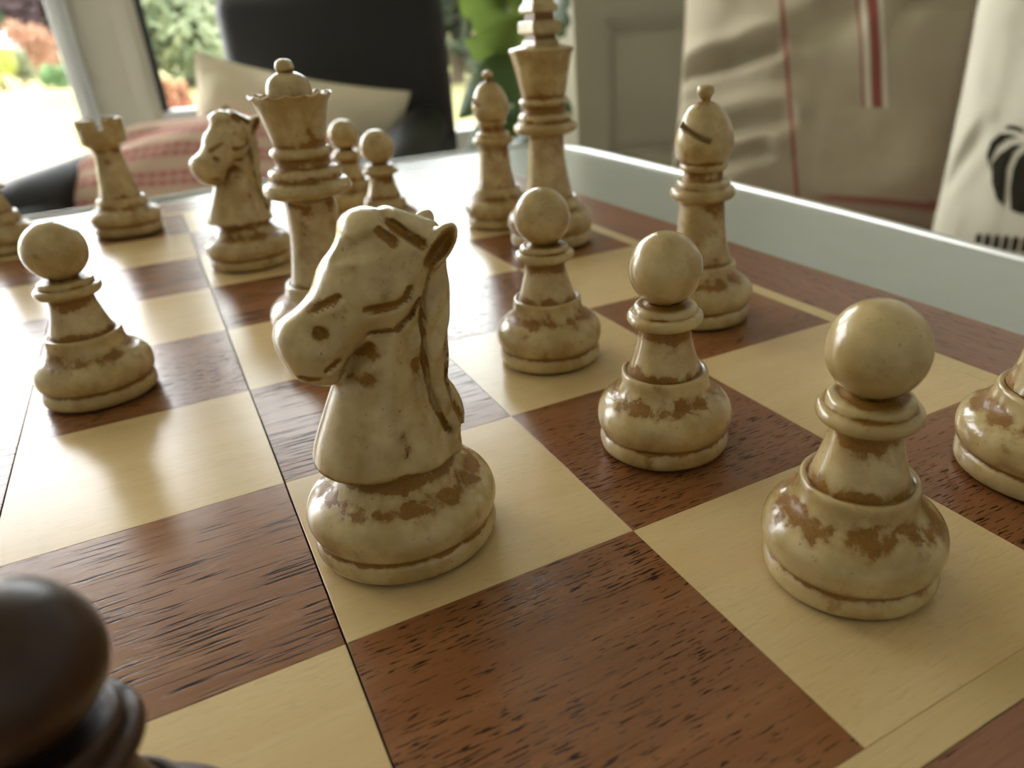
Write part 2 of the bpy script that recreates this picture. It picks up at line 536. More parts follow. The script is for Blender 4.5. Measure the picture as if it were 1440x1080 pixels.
def lathe_geo(pts, seg=80, sub=4, mod=None):
    """pts in millimetres (r, z[, stain]); returns verts (m), faces, stain"""
    P = catmull(pts, sub)
    verts, faces, st = [], [], []
    rings = []
    for (r, z, s) in P:
        if r < 1e-4:
            rings.append([len(verts)])
            verts.append((0, 0, z * 0.001)); st.append(s)
        else:
            idx = []
            for k in range(seg):
                a = 2 * PI * k / seg
                rr, zz = (r, z) if mod is None else mod(r, z, a)
                idx.append(len(verts))
                verts.append((rr * 0.001 * math.cos(a), rr * 0.001 * math.sin(a), zz * 0.001)); st.append(s)
            rings.append(idx)
    for A, B in zip(rings[:-1], rings[1:]):
        if len(A) == 1 and len(B) == 1: continue
        for k in range(seg):
            l = (k + 1) % seg
            if len(A) == 1: faces.append((A[0], B[l], B[k]))
            elif len(B) == 1: faces.append((A[k], A[l], B[0]))
            else: faces.append((A[k], A[l], B[l], B[k]))
    return verts, faces, st


def wobble(amp, seed):
    """slight unevenness of the hand-finished cast"""
    def f(r, z, a):
        p = Vector((math.cos(a) * 1.3 + seed, math.sin(a) * 1.3, z * 0.12))
        return r * (1 + amp * noise.noise(p)), z + amp * 4 * noise.noise(p + Vector((9, 4, 2)))
    return f


def lathe(name, pts, mat, parent, seg=80, sub=4, mod=None):
    v, f, s = lathe_geo(pts, seg, sub, mod)
    return mesh(name, v, f, mat, parent, True, {'stain': s})


def boolean_cut(o, cutters):
    for c in cutters:
        md = o.modifiers.new('cut', 'BOOLEAN')
        md.operation = 'DIFFERENCE'; md.solver = 'EXACT'; md.object = c
    dg = bpy.context.evaluated_depsgraph_get()
    dg.update()
    me = bpy.data.meshes.new_from_object(o.evaluated_get(dg))
    o.modifiers.clear()
    o.data = me
    for c in cutters:
        bpy.data.objects.remove(c)


def scale_base(pts, kr, kz=1.0):
    return [(p[0] * kr, p[1] * kz) + tuple(p[2:]) for p in pts]


PAWN_BASE = [(0, 0.55), (12.3, 0.55), (12.9, 0.9), (13.2, 1.9), (13.0, 3.5, .2), (12.6, 4.3, .9), (12.65, 4.6, 1), (13.1, 5.0, .5), (13.55, 6.3), (13.6, 7.8),
             (13.25, 9.3), (12.4, 10.6, .15), (11.3, 11.6, .48), (10.2, 12.2, .74), (9.5, 12.8, .72), (9.0, 13.8, .5), (8.75, 15, .1), (8.65, 16.3),
             (8.4, 16.95), (7.9, 17.0, .3), (7.45, 16.75, .95), (7.2, 16.8, 1)]
PAWN_STEM = [(7.2, 16.75, 1), (7.0, 17.6, .85), (6.5, 19.3, .15), (5.9, 21.3), (5.35, 23.4, .2), (5.05, 25, .75), (4.95, 26.1, 1)]
PAWN_COLLAR = [(4.9, 26.0, .9), (5.6, 26.5, .4), (6.8, 26.9), (7.35, 27.6), (7.4, 28.3), (7.1, 28.9), (6.5, 29.15, .5), (6.2, 29.2, .8), (6.15, 29.8, .1),
               (5.9, 30.4), (5.2, 30.65, .5), (4.3, 30.6, 1), (3.2, 31.0, 1)]


def ball_pts(zc, r, r0, zs=1.0, st=0.7):
    out = []
    a0 = -math.acos(min(1, r0 / r))
    for k in range(11):
        a = a0 + (PI / 2 - a0) * k / 10
        out.append((max(0, r * math.cos(a)), zc + r * zs * math.sin(a), st if k == 0 else (st * 0.5 if k == 1 else 0)))
    return out


def felt(parent, r):
    return lathe('felt_pad', [(0, 0), (r - 0.35, 0), (r - 0.2, 0.12), (r - 0.2, 0.6), (0, 0.6)], M['felt'], parent, 64, 1)


def make_pawn(name, mat, seed, wob=0.006):
    t = empty(name)
    md = wobble(wob, seed)
    felt(t, 12.2)
    lathe('base', PAWN_BASE, mat, t, mod=md)
    lathe('stem', PAWN_STEM, mat, t, mod=md)
    lathe('collar', PAWN_COLLAR, mat, t, mod=md)
    lathe('head', ball_pts(37.45, 7.0, 3.3, 1.01), mat, t, mod=wobble(wob, seed + 5))
    return t


MINOR_BASE = [(0, 0.55), (13.6, 0.55), (14.3, 0.95), (14.55, 2.1), (14.35, 3.8), (13.9, 4.6, .75), (13.95, 4.95, .95), (14.5, 5.5, .3), (15.0, 7.0), (15.0, 8.5), (14.5, 10.0, .1),
              (13.3, 11.3, .4), (12.0, 12.1, .8), (11.0, 12.9, .85), (10.3, 14.0, .5), (9.95, 15.4), (9.8, 16.4), (9.4, 16.85), (8.9, 16.75, .6), (8.6, 16.8, .85)]
BISHOP_STEM = [(8.6, 16.75, .85), (8.2, 18, .4), (7.5, 21, .25), (6.9, 25, .25), (6.45, 29, .3), (6.25, 32, .5), (6.2, 33.6, .8)]
BISHOP_COLLAR = [(6.15, 33.5, .8), (7.2, 34.2, .3), (8.4, 34.8), (8.9, 35.6), (8.9, 36.6), (8.5, 37.3, .1), (7.8, 37.6, .5), (7.3, 37.8, .7), (7.25, 38.6, .2), (7.0, 39.3),
                 (6.2, 39.6, .5), (5.5, 39.9, .8), (5.3, 41.0, .7), (5.35, 42.1, .7)]
BISHOP_HEAD = [(0, 41.8), (5.3, 42, .6), (6.1, 42.3), (6.5, 43.0), (6.4, 43.7, .3), (6.1, 44.1, .95), (6.4, 44.6, .6), (7.2, 46.2), (7.75, 48.5), (7.8, 50), (7.5, 52), (6.7, 54.3),
               (5.5, 56.5), (3.9, 58.3, .3), (2.2, 59.3, .8), (1.4, 59.6, .9), (0, 59.7)]
BISHOP_FINIAL = [(1.4, 59.4, .9), (1.3, 60.1, .8), (1.7, 60.8, .6), (2.2, 61.6, .2), (2.3, 62.3), (2.0, 63.1), (1.2, 63.5), (0, 63.6)]


def make_bishop(name, mat, seed, slit_az):
    t = empty(name)
    md = wobble(0.006, seed)
    felt(t, 13.5)
    lathe('base', MINOR_BASE, mat, t, mod=md)
    lathe('stem', BISHOP_STEM, mat, t, mod=md)
    lathe('collar', BISHOP_COLLAR, mat, t, mod=md)
    hd = lathe('mitre', BISHOP_HEAD, mat, t)
    # diagonal slit: a slab slicing into one flank of the mitre
    v, f = box_geo(-0.0049, 0.0049, -0.012, 0.0, -0.0008, 0.0008)
    mt = Matrix.Translation((0, 0, 0.0523)) @ Matrix.Rotation(slit_az, 4, 'Z') @ Matrix.Translation((0, -0.0042, 0)) @ Matrix.Rotation(math.radians(24), 4, 'Y')
    c = mesh('slit_cutter', [tuple(mt @ Vector(p)) for p in v], f, mat, None, False, {'stain': [1.6] * 8})
    boolean_cut(hd, [c])
    lathe('finial', BISHOP_FINIAL, mat, t, 40)
    return t


KING_BASE = [(0, 0.55), (15.5, 0.55), (16.2, 0.95), (16.5, 2.3), (16.3, 4.2), (15.8, 5.2, .75), (15.85, 5.55, .95), (16.5, 6.2, .2), (17.1, 8.0), (17.1, 9.8), (16.5, 11.6), (15.2, 13.0, .35),
             (13.6, 14.0, .75), (12.4, 15.0, .7), (11.8, 16.3, .2), (11.5, 17.6), (11.2, 18.2), (10.6, 18.2, .4), (10.1, 17.95, .95), (9.8, 18.1, .95)]
KING_STEM = [(9.8, 18.0, .95), (9.4, 19.4, .35), (8.6, 23, .1), (7.7, 28, .2), (7.1, 33, .1), (6.85, 37, .3), (6.75, 41.0, .7)]
KING_COLLAR = [(6.7, 40.8, .7), (8.0, 41.6, .3), (10.5, 42.4), (11.8, 43.3), (12.1, 44.6), (11.7, 45.8), (10.8, 46.4, .5), (10.0, 46.7, .8), (9.9, 47.3, .6), (10.1, 48.0), (9.9, 49.0, .1),
               (9.2, 49.6, .6), (8.3, 50.0, 1), (8.0, 51.0, 1), (8.1, 52.0, 1), (8.7, 52.5, .5), (9.4, 53.2), (9.4, 54.0), (8.9, 54.7, .5), (8.3, 55.1, 1), (8.2, 56.0, 1)]
KING_CROWN = [(8.15, 55.8, .95), (8.5, 57, .35), (9.3, 61, .2), (10.4, 66, .1), (11.5, 70.2), (11.9, 71.0), (11.85, 71.6), (11.3, 72.1), (10.2, 72.3, .1), (6, 73.2, .5), (0, 73.8, .5)]


def frustum(w0, d0, z0, w1, d1, z1, V, F):
    i = len(V)
    V += [(-w0, -d0, z0), (w0, -d0, z0), (w0, d0, z0), (-w0, d0, z0), (-w1, -d1, z1), (w1, -d1, z1), (w1, d1, z1), (-w1, d1, z1)]
    F += [(i, i + 3, i + 2, i + 1), (i + 4, i + 5, i + 6, i + 7), (i, i + 1, i + 5, i + 4), (i + 1, i + 2, i + 6, i + 5), (i + 2, i + 3, i + 7, i + 6), (i + 3, i, i + 4, i + 7)]


def make_king(name, mat, seed):
    t = empty(name)
    md = wobble(0.005, seed)
    felt(t, 15.4)
    lathe('base', KING_BASE, mat, t, mod=md)
    lathe('stem', KING_STEM, mat, t, mod=md)
    lathe('collar', KING_COLLAR, mat, t, mod=md)
    lathe('crown', KING_CROWN, mat, t)
    # stepped cross: plinth, waist, arm block, waist, head block
    levels = [(72.6, 5.4, 5.4, 0), (74.6, 4.9, 4.9, 0), (74.7, 4.3, 4.3, 1), (76.2, 4.2, 4.2, 1), (76.5, 5.6, 5.6, 0), (77.2, 5.9, 5.9, 0), (80.2, 5.9, 5.9, 0), (80.9, 5.6, 5.6, 0),
              (81.1, 4.1, 4.1, 1), (83.4, 4.0, 4.0, 1), (83.7, 5.3, 5.3, 0), (84.3, 5.4, 5.4, 0), (85.6, 5.2, 5.2, 0), (87.0, 4.2, 4.2, 0), (90.5, 3.6, 3.6, 0), (91.2, 3.0, 3.0, 0)]
    V, F, Sx = [], [], []
    for (z, a, b, s) in levels:
        c = 0.55
        for (x, y) in ((-a + c, -b), (a - c, -b), (a, -b + c), (a, b - c), (a - c, b), (-a + c, b), (-a, b - c), (-a, -b + c)):
            V.append((x * .001, y * .001, z * .001)); Sx.append(s)
    for i in range(len(levels) - 1):
        for k in range(8):
            l = (k + 1) % 8
            F.append((i * 8 + k, i * 8 + l, i * 8 + 8 + l, i * 8 + 8 + k))
    F.append(tuple(range(8))[::-1]); F.append(tuple((len(levels) - 1) * 8 + k for k in range(8)))
    cr = mesh('cross', V, F, mat, t, False, {'stain': Sx})
    cr.rotation_euler = (0, 0, math.radians(-60))
    return t


QUEEN_COLLAR = [(6.7, 40.5, .8), (8.0, 41.3, .3), (10.2, 42.1), (11.3, 43.0), (11.5, 44.2), (11.1, 45.3), (10.2, 45.9, .5), (9.4, 46.3, .8), (9.3, 47.0, .5), (9.4, 47.8), (9.1, 48.7, .1),
                (8.2, 49.3, .7), (7.2, 49.7, 1), (6.9, 50.6, 1), (7.0, 51.5, .9), (7.6, 52.0, .3), (8.0, 52.7), (7.9, 53.5), (7.4, 54.1, .4), (6.8, 54.5, .9), (6.7, 55.3, .9)]
QUEEN_CROWN = [(6.65, 55.1, .9), (7.0, 56.4, .4), (7.7, 59.5, .2), (8.5, 62.7, .1), (9.3, 65.2), (10.2, 66.6), (10.5, 67.1), (10.2, 67.3), (9.4, 66.6, .3), (8.6, 65.9, .6), (6.0, 65.9, .7), (0, 65.9)]


def make_queen(name, mat, seed):
    t = empty(name)
    md = wobble(0.005, seed)
    felt(t, 15.0)
    lathe('base', scale_base(KING_BASE, 0.965), mat, t, mod=md)
    lathe('stem', [(p[0] * (0.965 + 0.03 * i / 6), p[1] * (1 if i < 6 else 0.993), p[2]) for i, p in enumerate(KING_STEM)], mat, t, mod=md)
    lathe('collar', QUEEN_COLLAR, mat, t, mod=md)

    def scallop(r, z, a):
        k = max(0.0, min(1.0, (z - 64.8) / 2.0)) * (1.0 if r > 9.0 else 0.2)
        w = abs(math.sin(a * 7.5))
        return r, z + k * (0.25 - 0.6 * w)
    lathe('crown', QUEEN_CROWN, mat, t, 180, mod=scallop)
    dome = lathe('dome', [(5.0, 65.7, .9), (5.5, 66.4, .7), (5.65, 67.4, .2), (5.4, 69.0), (4.7, 70.6), (3.4, 71.7), (2.2, 72.2, .6), (1.7, 72.4, 1), (0, 72.4, 1)], mat, t)
    lathe('bead', [(1.6, 72.2, 1), (2.1, 72.6, .5), (2.35, 73.3), (2.1, 74.4), (1.2, 75.2), (0, 75.4)], mat, t, 40)
    return t


ROOK_STEM = [(8.9, 16.9, .8), (8.5, 18.2, .4), (7.6, 22, .15), (6.8, 27, .1), (6.1, 32, .15), (5.7, 36, .4), (5.7, 38.2, .7)]
ROOK_TURRET = [(0, 38.0), (5.6, 38.0, .8), (6.3, 38.7, .6), (7.8, 39.9, .3), (9.1, 40.9), (9.5, 41.8), (9.6, 44.5), (9.75, 48), (9.9, 51.0), (9.75, 51.5), (9.4, 51.6), (8.2, 51.6), (7.9, 51.4), (7.8, 50.8, .4),
               (7.7, 47.4, .8), (7.2, 47.0, .9), (0, 46.9, .8)]


def make_rook(name, mat, seed, rot):
    t = empty(name)
    md = wobble(0.006, seed)
    felt(t, 14.1)
    lathe('base', scale_base(MINOR_BASE, 1.045), mat, t, mod=md)
    lathe('stem', ROOK_STEM, mat, t, mod=md)
    tu = lathe('turret', ROOK_TURRET, mat, t, 96, 3)
    cs = []
    for k in range(3):
        v, f = box_geo(-0.014, 0.014, -0.0011, 0.0011, 0.0474, 0.056)
        mt = Matrix.Rotation(rot + k * PI / 3, 4, 'Z')
        cs.append(mesh('notch_cutter', [tuple(mt @ Vector(p)) for p in v], f, mat, None, False, {'stain': [0.9] * 8}))
    boolean_cut(tu, cs)
    return t


# ------------------------------------------------------------------ knight: implicit surface meshed with surface nets
def smooth_poly(pts, sub=5):
    P = np.array(pts, float)
    n = len(P)
    out = []
    for i in range(n):
        a, b, c, d = P[i - 1], P[i], P[(i + 1) % n], P[(i + 2) % n]
        lb = np.linalg.norm(c - b)
        m1 = (c - a) * (lb / (np.linalg.norm(b - a) + lb)); m2 = (d - b) * (lb / (np.linalg.norm(d - c) + lb))
        for k in range(sub):
            t = k / sub
            out.append((2 * t ** 3 - 3 * t ** 2 + 1) * b + (t ** 3 - 2 * t ** 2 + t) * m1 + (-2 * t ** 3 + 3 * t ** 2) * c + (t ** 3 - t ** 2) * m2)
    return np.array(out)


def seg_dist(S, Z, pts, closed=False):
    d = np.full(S.shape, 1e9)
    P = np.asarray(pts, float)
    m = len(P) if closed else len(P) - 1
    for i in range(m):
        a, b = P[i], P[(i + 1) % len(P)]
        ab = b - a
        L = ab @ ab + 1e-12
        t = np.clip(((S - a[0]) * ab[0] + (Z - a[1]) * ab[1]) / L, 0, 1)
        d = np.minimum(d, np.hypot(S - a[0] - t * ab[0], Z - a[1] - t * ab[1]))
    return d


def signed_inside(S, Z, poly):
    P = np.asarray(poly)
    ins = np.zeros(S.shape, bool)
    for i in range(len(P)):
        a, b = P[i], P[(i + 1) % len(P)]
        c = ((a[1] > Z) != (b[1] > Z))
        with np.errstate(divide='ignore', invalid='ignore'):
            xi = (b[0] - a[0]) * (Z - a[1]) / (b[1] - a[1] + 1e-12) + a[0]
        ins ^= c & (S < xi)
    d = seg_dist(S, Z, P, True)
    return np.where(ins, d, -d)


def smin(a, b, k):
    h = np.clip(0.5 + 0.5 * (b - a) / k, 0, 1)
    return b + (a - b) * h - k * h * (1 - h)


def sstep(x, a, b):
    t = np.clip((x - a) / (b - a), 0, 1)
    return t * t * (3 - 2 * t)


def bump2(S, Z, cs, cz, rs, rz):
    return np.exp(-(((S - cs) / rs) ** 2 + ((Z - cz) / rz) ** 2))


def knight_head_mesh(step=0.34):
    xs = np.arange(-15.5, 17.0, step); ys = np.arange(-11.5, 11.5 + step, step); zs = np.arange(13.4, 59.5, step)
    S, Z = np.meshgrid(xs, zs, indexing='ij')          # 2-D fields first
    neck = smooth_poly([(14.4, 8), (13.9, 15), (13.1, 18.6), (12.2, 21.3), (10.2, 25.7), (8.3, 29.6), (6.9, 32.6), (5.2, 35.5), (3.5, 40), (1, 46), (-4, 50), (-7.4, 49), (-7.0, 45), (-6.2, 40),
                        (-5.7, 35), (-5.6, 30), (-6.3, 25.5), (-7.8, 21), (-9.2, 18), (-10.4, 14), (-10.6, 8), (2, 6)])
    head = smooth_poly([(6.2, 33.4), (7.9, 31.9), (10.4, 32.3), (13.1, 34.1), (14.4, 36.9), (14.8, 40.3), (13.8, 42.4), (10.8, 44.1), (8.3, 46.2), (6.7, 49.1), (5.3, 50.9), (3.9, 52.4),
                        (3.0, 54.0), (2.6, 55.4), (1.7, 56.5), (0.2, 57.2), (-1.8, 57.4), (-3.6, 56.9), (-5.0, 57.0), (-7.0, 56.1), (-9.3, 54.9), (-12, 53.4), (-11.2, 49), (-8.6, 44), (-6.0, 41.2), (-2.5, 39.3), (1.5, 37.8), (4.2, 36.0)])
    mane = smooth_poly([(-4, 54.5), (-9.1, 54.2), (-11.8, 53.0), (-12.8, 50.8), (-12.3, 47.5), (-12.5, 44), (-11.9, 40), (-11.2, 36), (-10.7, 31.5), (-10.2, 28.7), (-11.3, 26.3), (-12.3, 22.6), (-11.8, 19.8),
                        (-11.0, 18.4), (-11.2, 14), (-11, 8), (-5, 8), (-3, 30), (-3, 45)])
    dn = signed_inside(S, Z, neck); dh = signed_inside(S, Z, head); dm = signed_inside(S, Z, mane)
    # half widths
    Wn = np.interp(Z, [15, 17, 21, 26, 31, 36, 42, 48, 52], [10.3, 10.2, 9.5, 8.5, 7.6, 7.2, 7.2, 6.4, 5])
    Wh = 6.3 + 1.0 * bump2(S, Z, -2.5, 45, 5.5, 5) - 1.3 * bump2(S, Z, 8.3, 43.6, 3.2, 3.2) + 0.2 * bump2(S, Z, 12, 37, 4, 4) - 1.2 * bump2(S, Z, 4.5, 52, 2.6, 2.2) \
        + 0.5 * bump2(S, Z, -1.0, 51.8, 3, 2) - 0.7 * bump2(S, Z, -1, 57.5, 9, 2.0) - 0.5 * bump2(S, Z, 2.5, 38.2, 3, 2)
    Wm = np.interp(Z, [15, 19, 24, 30, 38, 46, 54], [6.8, 6.6, 6.2, 5.6, 5.5, 5.4, 4.6])
    # strands of the mane: gentle waves across its flank
    strand = 0.5 + 0.5 * np.sin((S * 0.75 + Z * 0.42) * 2.1 + 0.9 * np.sin(Z * 0.33))
    Wm = Wm - 0.8 * strand
    # grooves and hollows, traced on the flank: (polyline, half width, depth, stain)
    grooves = [
        ([(8.9, 41.5), (8.5, 41.3)], 0.95, 0.95, 1.0),                                    # nostril
        ([(5.3, 46.3), (6.8, 45.3), (9.0, 44.2)], 0.50, 0.55, .95),                      # nose bone
        ([(1.8, 44.1), (-0.1, 43.8), (-2.5, 43.9), (-4.0, 44.7), (-4.8, 46.0)], 0.62, 0.55, .95),   # cheek
        ([(-6.2, 43.5), (-4.6, 41.2), (-2.2, 40.1)], 0.55, 0.7, 1.0),                    # jaw
        ([(-1.2, 39.8), (1.9, 40.0)], 0.5, 0.6, .95),
        ([(-2.0, 54.7), (-3.5, 53.0)], 0.7, 0.7, 1.0),                                   # brow
        ([(-4.3, 55.0), (-5.8, 53.5), (-7.8, 51.9)], 0.75, 1.0, 1.0),                    # eye slit under the poll
        ([(7.0, 36.9), (8.9, 36.1)], 0.42, 0.5, .95),                                    # mouth
        ([(10.2, 34.7), (12.4, 35.1)], 0.42, 0.4, .9),
        ([(-8.9, 48.8), (-8.0, 46.6), (-7.0, 43.4), (-6.3, 38.7), (-5.9, 33.7), (-5.9, 29.5), (-6.5, 25.2), (-8.0, 20.6)], 0.42, 0.6, .85),   # mane edge
        ([(-9.4, 27.5), (-9.8, 24.5), (-10.8, 21.0), (-10.9, 18.8)], 0.4, 0.4, .9),
        ([(-11.6, 38.5), (-10.2, 36.5), (-9.6, 34.0)], 0.35, 0.6, .9),
        ([(-10.0, 33.0), (-9.0, 29.5), (-9.3, 27.5)], 0.35, 0.6, .8),
        ([(4.2, 52.2), (1.0, 52.6), (-1.6, 53.6)], 1.5, 0.75, .25),                       # valley under the forelock
        ([(-3.3, 57.5), (-3.5, 55.6)], 0.9, 0.7, .3),
        ([(5.8, 34.2), (4.2, 36.2), (2.0, 37.5)], 0.9, 0.5, .75),                        # throat crease
    ]
    carve = np.zeros(S.shape); stain = np.zeros(S.shape)
    for pl, w, dep, st in grooves:
        d = seg_dist(S, Z, pl)
        k = 1 - sstep(d, w * 0.45, w * 1.25)
        carve = np.maximum(carve, dep * k)
        stain = np.maximum(stain, st * (1 - sstep(d, w * 0.7, w * 1.7)))
    # soft stain patches on throat and bust
    for (a, c, r1, r2, v) in ((1.5, 36.0, 3.2, 1.8, .62), (0.0, 25, 1.6, 5, .6), (3, 29, 2.0, 3, .55), (-4.5, 33, 1.2, 7, .5), (0, 21, 1.5, 2.5, .65), (4, 33, 3, 2.5, .6), (-2, 48, 3, 2, .4), (8, 39, 3, 2, .35), (-9.8, 32, 2.0, 9, .45)):
        stain = np.maximum(stain, v * bump2(S, Z, a, c, r1, r2))
    Y = ys[None, :, None]

    def infl(dd, W, R, p=2.0):
        q = np.clip(1 - np.minimum(dd, R) / R, 0, 9)[:, None, :]
        return (np.power(np.power(np.abs(Y) / W[:, None, :], p) + np.power(q, p), 1 / p) - 1) * np.minimum(W, R)[:, None, :]
    cf = carve[:, None, :] * np.clip((np.abs(Y) - 1.5) / 1.5, 0, 1)
    fn = infl(dn, Wn, 8.6, 2.1)
    fh = infl(dh, Wh, 4.6, 2.15)
    fm = infl(dm, Wm, 3.0, 2.3)
    X3 = S[:, None, :]; Z3 = Z[:, None, :]
    f = smin(fn, fh, 1.3)
    f = smin(f, fm, 0.5)
    f = f + cf
    # ears: leaning shells with a hollow on the outer face
    def ellips(cx, cy, cz, ax, rad):
        R = np.array(ax, float)
        R = R / np.linalg.norm(R, axis=1)[:, None]
        dx, dy, dz = X3 - cx, np.abs(Y) - cy, Z3 - cz
        q = 0
        for row, r in zip(R, rad):
            q = q + ((row[0] * dx + row[1] * dy + row[2] * dz) / r) ** 2
        return (np.sqrt(q) - 1) * min(rad)
    a1 = (-0.66, 0.10, 0.75); a2 = (0.30, 0.92, 0.14)
    a3 = tuple(np.cross(a1, a2))
    ear = ellips(-10.2, 5.0, 50.9, (a1, a2, a3), (4.4, 2.2, 2.05))
    hol = ellips(-9.9, 7.1, 51.1, (a1, a2, a3), (3.1, 2.5, 1.05))
    f = smin(f, ear, 0.6)
    f = np.maximum(f, -hol)
    zc_ = 16.5 + 0.085 * X3
    f = -smin(-f, -(zc_ - Z3), 1.2)
    st3 = np.maximum(np.broadcast_to(stain[:, None, :] * np.clip((np.abs(Y) - 1.2) / 1.2, 0, 1), f.shape), 0.95 * (1 - sstep(hol, 0.0, 0.6)))
    st3 = np.maximum(st3, 0.8 * (1 - sstep(Z3 - zc_ + 0 * f, 0.3, 1.2)))
    # surface nets
    neg = f < 0
    nx, ny, nz = f.shape
    corners = [(i, j, k) for i in (0, 1) for j in (0, 1) for k in (0, 1)]
    cnt = sum(neg[i:nx - 1 + i, j:ny - 1 + j, k:nz - 1 + k].astype(np.int8) for i, j, k in corners)
    act = (cnt > 0) & (cnt < 8)
    ids = np.full(act.shape, -1, np.int64)
    I = np.argwhere(act)
    ids[act] = np.arange(len(I))
    acc = np.zeros((len(I), 3)); num = np.zeros(len(I)); sacc = np.zeros(len(I))
    edges = [(a, b) for a in corners for b in corners if a < b and sum(abs(x - y) for x, y in zip(a, b)) == 1]
    for a, b in edges:
        fa = f[I[:, 0] + a[0], I[:, 1] + a[1], I[:, 2] + a[2]]; fb = f[I[:, 0] + b[0], I[:, 1] + b[1], I[:, 2] + b[2]]
        cr = (fa < 0) != (fb < 0)
        t = np.where(cr, fa / np.where(np.abs(fa - fb) < 1e-12, 1e-12, fa - fb), 0)
        pa = np.array(a, float); pb = np.array(b, float)
        acc += np.where(cr[:, None], pa + t[:, None] * (pb - pa), 0); num += cr
    V = I + acc / num[:, None]
    st = st3[I[:, 0], I[:, 1], I[:, 2]]
    faces = []
    for ax in range(3):
        o1, o2 = [(1, 2), (2, 0), (0, 1)][ax]
        sl0 = [slice(None)] * 3; sl1 = [slice(None)] * 3
        sl0[ax] = slice(0, -1); sl1[ax] = slice(1, None)
        a = neg[tuple(sl0)]; b = neg[tuple(sl1)]
        for flip, mask in ((False, a & ~b), (True, ~a & b)):
            E = np.argwhere(mask)
            E = E[(E[:, o1] > 0) & (E[:, o2] > 0) & (E[:, o1] < f.shape[o1] - 1) & (E[:, o2] < f.shape[o2] - 1)]
            q = []
            for (d1, d2) in ((-1, -1), (0, -1), (0, 0), (-1, 0)):
                c = E.copy(); c[:, o1] += d1; c[:, o2] += d2
                q.append(ids[c[:, 0], c[:, 1], c[:, 2]])
            q = np.stack(q, 1)
            faces.append(q[:, ::-1] if flip else q)
    F = np.concatenate(faces)
    F = F[(F >= 0).all(1)]
    V = np.stack([xs[0] + V[:, 0] * step, ys[0] + V[:, 1] * step, zs[0] + V[:, 2] * step], 1)
    # light laplacian smoothing
    ea = np.concatenate([F[:, [0, 1]], F[:, [1, 2]], F[:, [2, 3]], F[:, [3, 0]]])
    for it in range(4):
        sm = np.zeros_like(V); c = np.zeros(len(V))
        np.add.at(sm, ea[:, 0], V[ea[:, 1]]); np.add.at(sm, ea[:, 1], V[ea[:, 0]])
        np.add.at(c, ea[:, 0], 1); np.add.at(c, ea[:, 1], 1)
        V = V + (0.5 if it % 2 == 0 else 0.35) * (sm / np.maximum(c, 1)[:, None] - V)
    return V * 0.001, F, st


KNIGHT_BASE = [(0, 0.55), (14.6, 0.55), (15.3, 0.95), (15.6, 1.9), (15.4, 3.5), (15.0, 4.3, .9), (15.0, 4.8, 1), (15.5, 5.3, .4), (16.0, 6.8), (16.05, 8.1), (15.5, 9.8), (14.3, 11.1, .35),
               (12.9, 11.9, .8), (11.6, 12.8, .75), (10.8, 13.8, .4), (10.3, 14.6, .5), (9.8, 15.2, .9), (9.3, 15.8, 1), (9.0, 16.8, 1), (0, 17.0, 1)]


def make_knight(name, mat, seed):
    t = empty(name)
    felt(t, 14.5)
    lathe('base', KNIGHT_BASE, mat, t, mod=wobble(0.008, seed))
    V, F, st = knight_head_mesh()
    mesh('horse_bust', V, F, mat, t, True, {'stain': st})
    return t


def face_left(c, phi):
    """heading that points to the camera's left, turned towards it by phi"""
    h = Vector((c[0] - CAM.x, c[1] - CAM.y)).normalized()
    rt = Vector((h.y, -h.x))
    f = -rt * math.cos(phi) - h * math.sin(phi)
    return math.atan2(f.y, f.x)


def place(o, x, y, rz, label, cat, group):
    o.location = (x, y, 0.0)
    o.rotation_euler = (0, 0, rz)
    return tag(o, label, cat, group)


IV = M['ivory']
kn = make_knight('chess_knight', IV, 3.1)
kc = (-0.1336, 0.0712)
place(kn, *kc, face_left(kc, math.radians(12)), 'ivory knight on a light square beside the pawn row, worn horse head with brown-stained grooves', 'chess knight', 'ivory chessmen')
kn2 = copy_tree(kn)
kc2 = (-0.1318, 0.2749)
place(kn2, *kc2, face_left(kc2, math.radians(36)), 'ivory knight standing behind the queen, between queen and rook', 'chess knight', 'ivory chessmen')

pawn_spots = [
    (-0.0765, 0.0244, 1.0, 'ivory pawn on light square at board edge beside corner rook, brown chips on foot'),
    (-0.0779, 0.0719, 2.0, 'ivory pawn on a dark square in the middle of three pawns in a row'),
    (-0.0769, 0.1245, 3.0, 'ivory pawn on the light square directly in front of the king'),
    (-0.1829, 0.1710, 4.0, 'ivory pawn alone on a dark square against the thin black centre seam of the board'),
    (-0.0743, 0.2790, 5.0, 'ivory pawn on a dark square behind the queen, beside the bishop at the king'),
    (-0.0751, 0.3325, 6.0, 'ivory pawn on a light square at the far end of the pawn row'),
    (-0.2240, 0.3720, 7.0, 'ivory pawn beside the upright rook on the far edge row of the board'),
]
for i, (x, y, a, lab) in enumerate(pawn_spots):
    pw = make_pawn('chess_pawn', IV, a * 2.3, 0.014 if i == 3 else 0.006)
    place(pw, x, y, a * 1.9, lab, 'chess pawn', 'ivory chessmen')


def view_az(x, y):
    """rotation that turns local -Y towards the camera"""
    return math.atan2(y - CAM.y, x - CAM.x) - PI / 2


